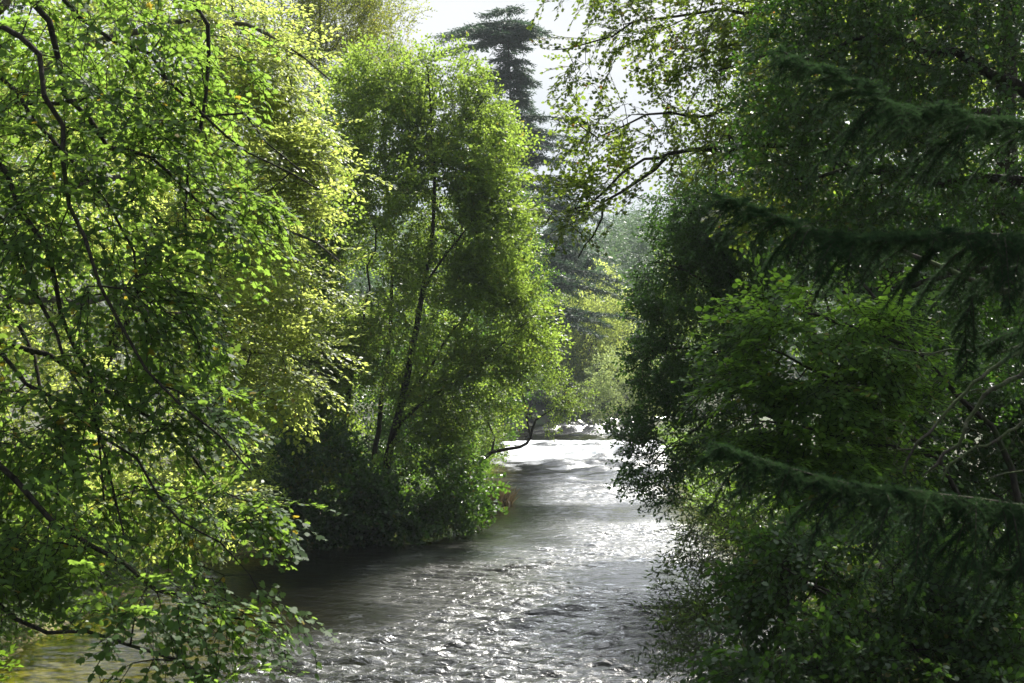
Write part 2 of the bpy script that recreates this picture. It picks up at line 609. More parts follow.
def spray(length, leaf, pairs=6, side=0.55, ang=48, gap=0.7, sag=0.25, tilt=0.35, spread=55):
    """a shoot with side twigs lying in one plane and leaves along all of them; returns leaf bases, directions, normals, sizes and twig segments"""
    P, D, N, S, T = [], [], [], [], []
    lines = []
    npt = 5
    zig = rng.normal(0, 0.03, npt) * length
    main = [np.array((length * k / (npt - 1), zig[k], 0)) for k in range(npt)]
    main[0] *= 0
    lines.append((main, 0.0045))
    sgn = 1 if rng.random() < .5 else -1
    for k in range(pairs):
        tt = 0.12 + 0.78 * (k + rng.uniform(-.25, .25)) / max(pairs - 1, 1)
        tt = min(max(tt, 0.05), 0.95)
        s0 = np.array((length * tt, np.interp(tt, np.linspace(0, 1, npt), zig), 0))
        a = R(ang + rng.normal(0, 9)) * sgn
        sgn = -sgn
        ln = length * side * (1.05 - 0.75 * tt) * rng.uniform(.7, 1.2)
        d = np.array((math.cos(a), math.sin(a), rng.normal(0, .12)))
        mid = s0 + d * ln * .5
        d2 = d + np.array((.25, 0, rng.normal(0, .1)))
        lines.append(([s0, mid, mid + unit(d2) * ln * .5], 0.003))
    for pts, rad in lines:
        seg = [np.linalg.norm(pts[k + 1] - pts[k]) for k in range(len(pts) - 1)]
        tot = sum(seg)
        n = max(2, int(tot / (leaf * gap)))
        s = 1
        for k in range(n):
            q = tot * (k + .6) / n
            e = q
            for j, sl in enumerate(seg):
                if e <= sl or j == len(seg) - 1:
                    break
                e -= sl
            dr = unit(pts[j + 1] - pts[j])
            pos = pts[j] + dr * e
            last = k == n - 1
            a = R(rng.normal(0, 12) if last else s * (spread + rng.normal(0, 14)))
            s = -s
            lat = np.array((-dr[1], dr[0], 0))
            ld = unit(dr * math.cos(a) + lat * math.sin(a) + np.array((0, 0, rng.normal(0, tilt * .6))))
            nn = unit(np.array((0, 0, 1.0)) + rng.normal(0, tilt, 3))
            P.append(pos)
            D.append(ld)
            N.append(nn)
            S.append(leaf * rng.uniform(.68, 1.15))
        for k in range(len(pts) - 1):
            T.append((pts[k], pts[k + 1], rad))
    P, D, N, S = map(np.array, (P, D, N, S))

    def bend(q):
        q = q.copy()
        r = np.hypot(q[:, 0], q[:, 1] * .8)
        q[:, 2] -= sag * r * r / max(length, .01)
        return q
    P = bend(P)
    a, b_ = bend(np.array([x[0] for x in T])), bend(np.array([x[1] for x in T]))
    return P, D, N, S, (a, b_, np.array([x[2] for x in T]))


def leaves_of(tpl, shape):
    P, D, N, S, _ = tpl
    y = unit(np.cross(N, D))
    z = unit(np.cross(D, y))
    return (P[:, None] + S[:, None, None] * (shape[None, :, 0:1] * D[:, None] + shape[None, :, 1:2] * y[:, None] + shape[None, :, 2:3] * z[:, None]))


def frames(dirs, nrm):
    x = unit(dirs)
    y = unit(np.cross(nrm, x))
    z = np.cross(x, y)
    return np.stack([x, y, z], -1)


def scatter(tpls, shape, pos, Rm, sc, tone_sp, jitter=0.5, yellow=.012):
    """place the sprays; returns verts, faces, tones, and twig segments"""
    K = len(shape)
    V, T, A, B, RR = [], [], [], [], []
    which = rng.integers(0, len(tpls), len(pos))
    for k, tp in enumerate(tpls):
        i = np.where(which == k)[0]
        if len(i) == 0:
            continue
        lv = leaves_of(tp, shape)
        n = len(lv)
        q = np.einsum('iab,nkb->inka', Rm[i], lv) * sc[i][:, None, None, None] + pos[i][:, None, None]
        V.append(q.reshape(-1, 3))
        tn = tone_sp[i][:, None] * (1 - jitter) + rng.random((len(i), n)) * jitter
        T.append(tn.ravel())
        a, b_, r_ = tp[4]
        A.append((np.einsum('iab,nb->ina', Rm[i], a) * sc[i][:, None, None] + pos[i][:, None]).reshape(-1, 3))
        B.append((np.einsum('iab,nb->ina', Rm[i], b_) * sc[i][:, None, None] + pos[i][:, None]).reshape(-1, 3))
        RR.append(np.tile(r_, len(i)))
    V = np.concatenate(V)
    F_ = np.arange(len(V)).reshape(-1, K)
    T = np.concatenate(T)
    T[rng.random(len(T)) < yellow] = 1.0
    return V, F_, T, (np.concatenate(A), np.concatenate(B), np.concatenate(RR))


def prisms(a, b, ra, rb, sides, ta=None, tb=None):
    """a tapered prism from each a to b, rings square to ta / tb"""
    d = unit(b - a)
    ta = d if ta is None else ta
    tb = d if tb is None else tb
    ref = np.array((0.31, 0.87, 0.38))

    def ring(c, tt, r):
        u = unit(np.cross(tt, ref))
        w_ = np.cross(tt, u)
        an = np.arange(sides) * 2 * math.pi / sides
        return c[:, None] + r[:, None, None] * (np.cos(an)[None, :, None] * u[:, None] + np.sin(an)[None, :, None] * w_[:, None])
    V = np.concatenate([ring(a, ta, ra), ring(b, tb, rb)], 1)
    n = len(a)
    k = np.arange(sides)
    loc = np.stack([k, (k + 1) % sides, (k + 1) % sides + sides, k + sides], -1)
    Fq = (np.arange(n) * 2 * sides)[:, None, None] + loc[None]
    return V.reshape(-1, 3), Fq.reshape(-1, 4)


def smooth_path(pts, step):
    pts = np.array(pts, float)
    n = len(pts)
    if n > 2:                                     # Catmull-Rom
        ext = np.vstack([2 * pts[0] - pts[1], pts, 2 * pts[-1] - pts[-2]])
        o = []
        for k in range(n - 1):
            p0, p1, p2, p3 = ext[k:k + 4]
            m = max(2, int(np.linalg.norm(p2 - p1) / step))
            for j in range(m):
                u = j / m
                o.append(0.5 * (2 * p1 + (p2 - p0) * u + (2 * p0 - 5 * p1 + 4 * p2 - p3) * u * u + (3 * p1 - p0 - 3 * p2 + p3) * u ** 3))
        o.append(pts[-1])
        return np.array(o)
    m = max(2, int(np.linalg.norm(pts[1] - pts[0]) / step))
    return pts[0] + (pts[1] - pts[0]) * np.linspace(0, 1, m + 1)[:, None]


class Skeleton:
    """explicit stems and limbs, then twigs grown to reach every attractor"""

    def __init__(self):
        self.p, self.par, self.r0, self.limb = [], [], [], []

    def path(self, pts, r_a, r_b, limb, step, attach=None, wob=0.0):
        q = smooth_path(pts, step)
        if wob:
            q[1:-1] += rng.normal(0, wob, q[1:-1].shape)
        prev = -1 if attach is None else attach
        if attach is None and self.p:              # join to the nearest node already there
            a = np.array(self.p)
            prev = int(np.argmin(np.linalg.norm(a - q[0], axis=1)))
            if np.linalg.norm(a[prev] - q[0]) > 0.05 * 40:
                prev = -1
        for k, c in enumerate(q):
            self.p.append(c)
            self.par.append(prev)
            self.r0.append(r_a + (r_b - r_a) * k / max(len(q) - 1, 1))
            self.limb.append(limb)
            prev = len(self.p) - 1
        return prev

    def reach(self, att, step, tip=0.004, wob=0.12):
        n0 = len(self.p)
        cap = n0 + len(att) * 12
        P = np.zeros((cap, 3))
        P[:n0] = self.p
        par, limb, r0 = list(self.par), list(self.limb), list(self.r0)
        n = n0
        d0 = np.array([np.min(np.sum((P[:n0] - a) ** 2, 1)) for a in att])
        tips = np.zeros(len(att), int)
        for k in np.argsort(d0):
            a = att[k]
            dd_ = np.sum((P[:n] - a) ** 2, 1)
            j = int(np.argmin(dd_))
            dist = math.sqrt(dd_[j])
            m = max(1, int(dist / step))
            s = P[j].copy()
            g = par[j]
            pd = unit(P[j] - P[g]) if g >= 0 else np.array((0, 0, 1.0))
            c1 = s + pd * dist * .3
            for q in range(1, m + 1):
                if n >= cap:
                    break
                u = q / m
                pt = (1 - u) ** 2 * s + 2 * u * (1 - u) * c1 + u * u * a
                if q < m:
                    pt = pt + rng.normal(0, wob * step, 3)
                P[n] = pt
                par.append(j)
                limb.append(limb[j])
                r0.append(0.0)
                j = n
                n += 1
            tips[k] = j
        self.p, self.par, self.limb, self.r0 = P[:n], np.array(par), np.array(limb), np.array(r0)
        acc = np.zeros(n)
        ex = 2.35
        rad = np.zeros(n)
        for i in range(n - 1, -1, -1):
            rr = max(acc[i] ** (1 / ex) if acc[i] > 0 else tip, tip)
            rad[i] = rr
            if self.par[i] >= 0:
                acc[self.par[i]] += rr ** ex
        self.r = np.where(self.r0 > 0, self.r0, np.minimum(rad, 0.5))
        # a grown twig is never thicker than what carries it
        for i in range(n):
            if self.par[i] >= 0:
                self.r[i] = min(self.r[i], self.r[self.par[i]] * (1.0 if self.r0[i] > 0 else 0.82)) if self.r0[i] == 0 else self.r[i]
        self.n0 = n0
        return tips

    def mesh(self, sel, sides):
        P, par, r = np.asarray(self.p), np.asarray(self.par), self.r
        i = np.where(sel & (par >= 0))[0]
        j = par[i]
        d = unit(P[i] - P[j])
        tang = np.zeros_like(P)
        big = np.full(len(P), -1.0)
        lead = np.full(len(P), -1)
        order = np.argsort(r[i])
        lead[j[order]] = i[order]                  # thickest child carries the line on
        tang[i] = d
        has = lead >= 0
        dn = np.zeros_like(P)
        dn[has] = unit(P[lead[has]] - P[has])
        tang = unit(tang + dn)
        same = lead[j] == i
        ta = np.where(same[:, None], tang[j], d)
        ra = np.where(same, r[j], np.minimum(r[j] * .9, r[i] * 1.15))
        return prisms(P[j], P[i], ra, r[i], sides, ta, tang[i])


def blob_points(blobs, freq=0.35, gap=0.42, shell=0.5):
    """points through the volume of a crown: ellipsoids given by where they stand, their half sizes in metres and a count"""
    o = []
    for c, rx, ry, rz, n in blobs:
        q = rng.normal(size=(n * 4, 3))
        q = unit(q) * (shell + (1 - shell) * rng.random((n * 4, 1)) ** .6)
        q = np.asarray(c) + q * np.array((rx, ry, rz))
        keep = fbm(q * freq + 31.7, 2) > gap
        q = q[keep][:n]
        o.append(q)
    return np.concatenate(o) if o else np.zeros((0, 3))


def px_blob(px, py, Y, wx, wy, depth, n):
    return (at(px, py, Y), wx / F * Y, depth, wy / F * Y, n)


def curve_tone(pos, freq, contrast=1.0, bias=0.0):
    q = fbm(pos * freq + 11.1, 2)
    return np.clip(0.5 + (q - .5) * 2.2 * contrast + bias, 0, .96)


def tree(name, label, cat, base, stems, limbs, blobs, leaf, shape='oval', size=.06, spr=None, mat='alder', bark='bark', group=None, droop=0.2, flat=.6, out=1.0,
         step=.5, sides=7, twig=True, tip=.004, tone=(.25, 1.0, 0.0), seed=1, scale=(.8, 1.25), nt=7, freq=.35, gap=.42, shell=.5, up=0.0, jitter=.5, points=None, collapse=False, root_z=None):
    """stems, limbs: lists of (points, radius at the foot, radius at the tip)"""
    reseed(seed)
    bz = float(ground(np.array([base[0]]), np.array([base[1]]))[0]) if root_z is None else root_z
    root = empty(name, (base[0], base[1], bz))
    tag(root, label, cat, group)
    org = np.array(root.location)
    sk = Skeleton()
    for pts, ra, rb in stems:
        sk.path(pts, ra, rb, 0, step, wob=0.03 * step)
    for k, (pts, ra, rb) in enumerate(limbs):
        a = np.array(sk.p)
        q = np.asarray(pts[0])
        j = int(np.argmin(np.linalg.norm(a - q, axis=1)))
        sk.path([a[j]] + [np.asarray(x) for x in pts[1:]] if np.linalg.norm(a[j] - q) < .8 else [a[j]] + [np.asarray(x) for x in pts], ra, rb, k + 1, step, attach=j, wob=0.13 * step)
    att = blob_points(blobs, freq, gap, shell)
    if points is not None:
        att = np.concatenate([att, points])
    tips = sk.reach(att, step * .8, tip)
    P = sk.p
    par = sk.par
    inc = unit(P[tips] - P[par[tips]])
    cen = np.average(att, axis=0)
    ax = np.array([cen[0], cen[1], 0])
    rad = unit((att - ax) * np.array((1, 1, 0)))
    dirs = unit(inc * .7 + rad * .6 * out + rng.normal(0, .35, (len(att), 3)) + np.array((0, 0, up - droop)))
    nrm = unit(np.array((0, 0, 1.0)) * flat + rng.normal(0, 1, (len(att), 3)) * (1 - flat) * .8 + rad * .25)
    sp = dict(length=.7, leaf=size)
    if spr:
        sp.update(spr)
    sp['leaf'] = size
    tpls = [spray(**sp) for _ in range(nt)]
    tn = curve_tone(att, tone[0], tone[1], tone[2])
    V, Fc, T, (ta, tb, trd) = scatter(tpls, leaf_shape(shape), att, frames(dirs, nrm), rng.uniform(scale[0], scale[1], len(att)), tn, jitter)
    crown = link("crown", fast_mesh("crown", V - org, Fc, T), M[mat], root)
    # wood: one trunk mesh, one mesh for each limb with what grows from it
    limb = np.asarray(sk.limb)
    used = sorted(set(limb.tolist()))
    tw_l = None
    if twig:
        # each spray's twigs belong to the limb that carries it
        pass
    for k in used:
        sel = limb == k
        Vt, Ft = sk.mesh(sel, sides)
        if twig and k == used[-1 if len(used) > 1 else 0]:
            pass
        nm = "trunk" if k == 0 else "limb"
        me_ = fast_mesh(nm, Vt - org, Ft)
        me_.polygons.foreach_set("use_smooth", np.ones(len(Ft), bool))
        link(nm, me_, M[bark], root)
    if twig:
        n = len(ta)
        Vt, Ft = prisms(ta, tb, trd, trd * .7, 3)
        link("twigs", fast_mesh("twigs", Vt - org, Ft), M[bark], root)
    return root


def S(*pts):
    return [at(*q) for q in pts]


def gz(x, y):
    return float(ground(np.array([float(x)]), np.array([float(y)]))[0])


# ------------------------------------------------------------------ near bank: the long-armed sycamore
base = (-8.6, 14.5)
b0 = np.array((base[0], base[1], gz(*base) - .2))
trunk = [(np.array([b0, b0 + (.2, 0, 2.5), b0 + (.1, -.3, 5.5), b0 + (.5, -.4, 8.5), b0 + (.6, 0, 11.5)]), .34, .08)]
limbs = [
    (S((-330, 100, 14), (-60, 60, 12.4), (40, 120, 12.2), (110, 210, 12.0), (140, 300, 11.9), (150, 380, 11.8)), .04, .006),
    (S((-330, 120, 14), (-80, 180, 12.1), (20, 260, 11.8), (60, 330, 11.6), (96, 430, 11.5), (104, 500, 11.4)), .045, .007),
    (S((-330, -100, 14), (-60, -90, 12.8), (80, 10, 12.6), (170, 80, 12.4), (250, 150, 12.3), (320, 190, 12.2)), .045, .006),
    (S((-330, 200, 14), (-80, 300, 12.0), (30, 380, 11.6), (110, 440, 11.4), (180, 520, 11.2), (250, 575, 11.1)), .04, .006),
    (S((-330, -60, 14), (-120, -60, 13.2), (20, -10, 12.8), (70, 90, 12.6), (112, 140, 12.5), (150, 155, 12.3), (232, 232, 12.0)), .06, .009),
    (S((-330, 60, 14), (-100, 110, 12.6), (0, 175, 12.2), (40, 250, 12.0), (72, 345, 11.8), (105, 445, 11.6), (125, 540, 11.4)), .052, .008),
    (S((-330, -20, 14), (-90, 10, 12.0), (20, 40, 11.6), (60, 130, 11.4), (80, 240, 11.3), (120, 330, 11.2), (180, 400, 11.0), (250, 470, 10.9)), .05, .007),
    (S((-330, 20, 14), (-60, 100, 13.4), (60, 100, 13.2), (122, 95, 13.0), (180, 118, 12.9), (240, 116, 12.7), (300, 170, 12.6)), .045, .007),
    (S((-330, 150, 14), (-100, 260, 12.8), (10, 345, 12.4), (80, 370, 12.2), (160, 420, 12.1), (220, 490, 12.0), (290, 515, 11.9)), .06, .010),
    (S((-330, 240, 14), (-100, 360, 11.6), (-10, 440, 11.0), (50, 520, 10.8), (120, 570, 10.7), (200, 600, 10.6), (290, 625, 10.5)), .06, .010),
    (S((-330, 300, 14), (-120, 480, 11.2), (-20, 590, 10.6), (50, 625, 10.4), (130, 650, 10.2), (220, 690, 10.1)), .05, .010),
    (S((-330, -160, 14), (-100, -220, 13.0), (60, -150, 12.8), (160, -40, 12.6), (210, 60, 12.4), (190, 160, 12.3), (186, 250, 12.2)), .06, .009),
    (S((-330, 60, 14), (-100, 220, 13.6), (0, 300, 13.4), (60, 420, 13.2), (110, 500, 13.0)), .05, .009),
]
blobs = [
    px_blob(20, 20, 12.6, 210, 110, 1.5, 210), px_blob(170, 70, 12.5, 80, 100, 1.0, 80), px_blob(60, 170, 12.3, 190, 110, 1.4, 190),
    px_blob(235, 200, 12.3, 60, 55, .7, 42), px_blob(40, 320, 12.0, 180, 110, 1.3, 190), px_blob(180, 290, 12.0, 80, 80, .7, 55),
    px_blob(60, 440, 11.6, 190, 90, 1.2, 190), px_blob(200, 430, 11.4, 55, 60, .6, 30), px_blob(70, 535, 11.2, 140, 64, 1.1, 150),
    px_blob(220, 508, 11.4, 66, 24, .6, 34), px_blob(150, 592, 10.7, 95, 28, .8, 42), px_blob(262, 612, 10.7, 60, 12, .5, 13),
    px_blob(185, 668, 10.4, 85, 22, .6, 24), px_blob(-170, 250, 12.5, 140, 420, 1.4, 110), px_blob(20, -150, 13, 200, 80, 1.2, 50),
]
tree("sycamore_tree", "large sycamore reaching out long dark drooping limbs of lobed leaves low over the near water", "tree", base, trunk, limbs, blobs, None,
     shape='lobed', size=.06, spr=dict(length=.42, pairs=4, side=.55, gap=.66, sag=.35, tilt=.36), mat='sycamore', bark='bark', droop=.38, flat=.75,
     step=.28, sides=8, tip=.0035, seed=3, tone=(.9, 1.0, -.08), freq=1.25, gap=.49, shell=.15)

# the beech behind it, whose outer sprays catch the sun
base = (-10.8, 25.0)
b0 = np.array((base[0], base[1], gz(*base) - .2))
trunk = [(np.array([b0, b0 + (.3, 0, 4), b0 + (.5, .2, 8), b0 + (1.2, .2, 13), b0 + (1.6, 0, 16)]), .36, .06)]
limbs = [
    (S((-90, 160, 25), (60, 60, 24.5), (180, 20, 24), (270, 40, 23.6), (330, 80, 23.4)), .11, .015),
    (S((-90, 240, 25), (60, 190, 24), (180, 180, 23.6), (280, 230, 23.2), (340, 262, 23.0)), .10, .014),
    (S((-90, 310, 25), (50, 300, 24), (160, 310, 23.4), (250, 350, 23.0), (320, 375, 22.8)), .09, .013),
    (S((-90, 60, 25), (60, -60, 25), (180, -80, 24.6), (290, -20, 24.2)), .10, .014),
    (S((-90, 360, 25), (20, 400, 24), (100, 450, 23.4), (190, 500, 23.0), (240, 540, 22.8)), .07, .012),
]
blobs = [
    px_blob(270, 90, 23.6, 75, 80, 1.2, 190), px_blob(170, 30, 24, 130, 110, 1.8, 190), px_blob(290, 190, 23.2, 55, 75, .9, 130),
    px_blob(180, 190, 23.6, 110, 90, 1.5, 150), px_blob(285, 285, 23, 48, 45, .8, 55), px_blob(270, 365, 22.9, 66, 42, .8, 85), px_blob(150, 320, 23.4, 110, 80, 1.4, 120),
    px_blob(40, 200, 24.5, 140, 190, 2, 220), px_blob(30, -60, 25, 190, 110, 2, 130), px_blob(190, -90, 24.6, 140, 60, 1.6, 100),
    px_blob(120, 470, 23.2, 120, 70, 1.2, 130), px_blob(215, 520, 22.9, 40, 40, .7, 28), px_blob(20, 420, 24, 120, 110, 1.6, 130),
]
tree("beech_tree", "sunlit yellow-green beech whose flat leafy sprays glow behind the dark sycamore limbs", "tree", base, trunk, limbs, blobs, None,
     shape='oval', size=.085, spr=dict(length=.85, pairs=7, side=.5, gap=.62, sag=.22, tilt=.3), mat='beech', bark='pale_bark', droop=.1, flat=.88,
     step=.5, sides=7, tip=.005, seed=4, tone=(.5, 1.0, .08), freq=.6, gap=.44, shell=.25)

# ------------------------------------------------------------------ the alder by the bend, many-stemmed
base = (-4.9, 47.6)
b0 = np.array((base[0], base[1], gz(*base) - .2))


def from_base(*pts):
    return [b0] + S(*pts)


stems = [
    ([b0] + S((385, 470, 47.2), (402, 400, 47), (420, 310, 47), (434, 220, 47), (432, 130, 47), (428, 70, 47)), .17, .03),
    ([b0 + (-.6, .3, 0)] + S((338, 455, 48), (348, 400, 48), (352, 340, 48.4), (330, 260, 48.6), (330, 170, 48.6), (340, 110, 48.6)), .13, .025),
    ([b0 + (-1.4, .6, 0)] + S((300, 470, 48.6), (292, 400, 49), (280, 330, 49.4), (270, 250, 49.6)), .11, .02),
    ([b0 + (-.2, .7, 0)] + S((378, 430, 48.8), (388, 350, 49), (392, 260, 49), (385, 170, 49), (390, 90, 49)), .12, .02),
]
limbs = [
    (S((392, 440, 47.1), (420, 405, 46.6), (465, 378, 46.4), (505, 345, 46.2), (530, 320, 46.2)), .06, .012),
    (S((402, 395, 47), (440, 350, 47.4), (480, 300, 47.8), (520, 250, 48)), .055, .012),
    (S((424, 300, 47), (460, 240, 46.6), (500, 190, 46.6)), .05, .012),
    (S((352, 345, 48.4), (372, 290, 47.6), (372, 210, 47.2), (380, 140, 47)), .05, .012),
    (S((432, 150, 47), (465, 120, 47), (490, 90, 47)), .035, .01),
    (S((336, 440, 48), (310, 400, 47), (285, 370, 46.4), (255, 330, 46)), .05, .012),
]
blobs = [
    px_blob(345, 290, 48, 60, 60, 2.0, 280), px_blob(365, 375, 47.6, 55, 45, 1.8, 187), px_blob(285, 290, 48.6, 50, 60, 1.8, 170), px_blob(380, 95, 47.6, 50, 45, 1.8, 178),
    px_blob(430, 105, 47.4, 62, 52, 2.0, 370), px_blob(370, 150, 47.6, 66, 62, 2.2, 511), px_blob(470, 160, 47.2, 55, 60, 1.9, 351),
    px_blob(420, 220, 46.9, 90, 75, 2.4, 490), px_blob(310, 230, 48.4, 66, 90, 2.2, 469), px_blob(490, 245, 47.2, 48, 66, 2.0, 370),
    px_blob(390, 310, 47.2, 110, 60, 2.6, 404), px_blob(500, 330, 46.8, 52, 52, 1.8, 293), px_blob(290, 350, 48, 72, 72, 2.2, 449),
    px_blob(345, 465, 46.6, 46, 36, 1.2, 76), px_blob(435, 440, 46.8, 44, 30, 1.2, 93), px_blob(455, 390, 47.2, 62, 42, 1.9, 254), px_blob(340, 400, 47.4, 60, 55, 1.8, 214), px_blob(270, 430, 47.4, 60, 66, 2.0, 390),
]
tree("alder_tree", "tall rounded alder on several thin dark stems at the bend of the bank", "tree", base, stems, limbs, blobs, None,
     shape='diamond', size=.125, spr=dict(length=.80, pairs=6, side=.5, gap=.5, sag=.2, tilt=.55), mat='alder', droop=.0, flat=.5, up=.15,
     step=.6, sides=6, tip=.006, twig=True, seed=5, tone=(.5, 1.3, .06), freq=.75, gap=.44, shell=.3)

# bushes at the alder's foot
def bush(name, label, cat, base, blobs, mat, seed, shape='oval', size=.07, stemsn=5, group=None, **kw):
    b_ = np.array((base[0], base[1], gz(*base) - .1))
    reseed(seed)
    st = []
    cs = [c for c, *_ in blobs]
    for k in range(stemsn):
        c = np.asarray(cs[k % len(cs)]) + rng.normal(0, .25, 3)
        s0 = b_ + np.array((rng.normal(0, .22), rng.normal(0, .22), 0))
        st.append(([s0, s0 * .5 + c * .5 + np.array((0, 0, .25 * abs(c[2] - s0[2]))), c], .035, .01))
    args = dict(shape=shape, size=size, mat=mat, step=.35, sides=5, tip=.004, seed=seed, flat=.45, droop=.15, freq=.8, gap=.4, shell=.35)
    args.update(kw)
    return tree(name, label, cat, base, st, [], blobs, None, group=group, **args)


bush("laurel_bush", "dark glossy low bush overhanging the water in the deepest shade below the alder", "bush", (-6.2, 45.6),
     [px_blob(300, 470, 45.4, 56, 56, 1.6, 330), px_blob(345, 506, 44.6, 52, 36, 1.3, 260), px_blob(310, 528, 44.2, 40, 16, .8, 90), px_blob(385, 530, 44.8, 40, 16, .8, 90), px_blob(282, 510, 45.2, 34, 26, 1.0, 110)], 'ivy', 21, size=.13,
     spr=dict(length=.55, pairs=5, gap=.6, tilt=.7), shape='round', gap=.46, freq=1.3)
bush("bramble_bush", "leafy bush with sunlit tips spilling over the river at the foot of the alder stems", "bush", (-3.6, 48.5),
     [px_blob(425, 480, 47, 52, 50, 1.5, 330), px_blob(395, 508, 46.2, 58, 26, 1.1, 200), px_blob(465, 500, 48, 30, 30, 1.0, 130)],
     'bramble', 22, size=.12,
     spr=dict(length=.55, pairs=5, gap=.6, tilt=.7), shape='round', tone=(.6, 1.3, -.1))

# small leaning tree that reaches over the water
base = (-1.9, 62.0)
b0 = np.array((base[0], base[1], gz(*base) - .15))
tree("leaning_tree", "small crooked tree leaning out from the bank with its dark bare bough over the water", "tree", base,
     [([b0] + S((476, 470, 61.5), (492, 452, 61.2), (520, 447, 61), (531, 438, 61), (536, 420, 61), (560, 404, 61), (580, 396, 61)), .11, .02)],
     [(S((530, 440, 61), (524, 410, 61.4), (520, 370, 61.6), (528, 320, 61.8)), .05, .015), (S((492, 452, 61.2), (490, 420, 61.6), (486, 380, 62)), .05, .015)],
     [px_blob(525, 370, 61.6, 34, 42, 1.4, 120), px_blob(528, 338, 61.8, 26, 36, 1.3, 80), px_blob(500, 400, 61.8, 30, 36, 1.2, 80), px_blob(545, 405, 61, 24, 20, .8, 60), px_blob(570, 392, 61, 22, 16, .7, 40), px_blob(505, 440, 61.4, 22, 18, .8, 40)],
     None, shape='oval', size=.085, spr=dict(length=.6, pairs=5, gap=.7, tilt=.6), mat='alder', twig=True, step=.5, sides=7, seed=23, droop=.1, flat=.4, freq=.6)

# ------------------------------------------------------------------ trees behind, across the bend
def broadleaf(name, label, cat, base, px, py, wx, wy, dep, n, mat, seed, trunk_r=.2, size=.12, lobes=7, shape='diamond', length=1.0, group=None, **kw):
    """a round-headed tree, its crown a cluster of uneven lobes"""
    reseed(seed + 500)
    Y = base[1]
    c = at(px, py, Y)
    rx, rz = wx / F * Y, wy / F * Y
    b_ = np.array((base[0], base[1], gz(*base) - .2))
    bl = []
    for k in range(lobes):
        a = k * 2.4 + rng.random()
        h = -0.75 + 1.5 * (k + .5) / lobes
        rr = math.sqrt(max(0.1, 1 - h * h)) * .52
        s = rng.uniform(.38, .56)
        bl.append((c + np.array((rx * rr * math.cos(a), dep * rr * math.sin(a), rz * h * .78)), rx * s, dep * s, rz * s * .8, int(n / lobes)))
    st = [([b_, b_ * .6 + c * .4 + np.array((rng.normal(0, .2), 0, 0)), c, c + np.array((0, 0, rz * .7))], trunk_r, trunk_r * .15)]
    lb = []
    for k in range(5):
        q = bl[k % lobes][0]
        s0 = b_ + (c - b_) * rng.uniform(.5, .95)
        lb.append(([s0, (s0 + q) / 2 + np.array((0, 0, -.1 * rz)), q], trunk_r * .4, trunk_r * .1))
    args = dict(shape=shape, size=size, spr=dict(length=length, pairs=6, gap=.75, tilt=.7), mat=mat, twig=False, step=1.0, sides=5, tip=.012, seed=seed, droop=.05, flat=.35,
                freq=.3, gap=.40, shell=.45, tone=(.2, 1.0, 0), nt=5)
    args.update(kw)
    return tree(name, label, cat, base, st, lb, bl, None, group=group, **args)


broadleaf("birch_tree", "tall thin yellowing birch with feathery upright twigs above the bright beech", "tree", (-8.5, 64), 320, 10, 120, 130, 4.0, 1300, 'birch', 31, .2, .085,
          lobes=10, length=1.1, up=.9, out=.4, droop=0, flat=.2, gap=.50, freq=.55, twig=True, bark='pale_bark', scale=(.9, 1.5))
broadleaf("lime_tree", "broad mid green lime tree filling the gap between beech and alder", "tree", (-13.5, 40), 160, 210, 190, 260, 3.6, 1700, 'alder', 32, .3, .11, lobes=12)
broadleaf("lime_tree", "pale green tree glimpsed behind the sycamore limbs above the amber shallows", "tree", (-15.5, 33), -60, 120, 200, 300, 3.5, 1300, 'hazel', 33, .3, .11, lobes=11)
bush("hazel_bush", "bright yellow-green hazel bush on the bank behind the hanging sycamore leaves", "bush", (-10.4, 29.5),
     [px_blob(60, 470, 29, 110, 60, 1.8, 150), px_blob(150, 500, 29, 70, 45, 1.4, 100), px_blob(10, 520, 28.5, 80, 40, 1.3, 80)], 'beech', 34, size=.11,
     spr=dict(length=.7, pairs=5, gap=.65, tilt=.5), stemsn=7)
bush("hazel_bush", "shadowed green bush at the waterline between sycamore tips and alder", "bush", (-9.0, 39.5),
     [px_blob(220, 470, 39, 50, 55, 1.5, 130), px_blob(250, 520, 38.5, 36, 22, 1.0, 60)], 'alder', 35, size=.10, spr=dict(length=.6, pairs=5, gap=.65, tilt=.5))


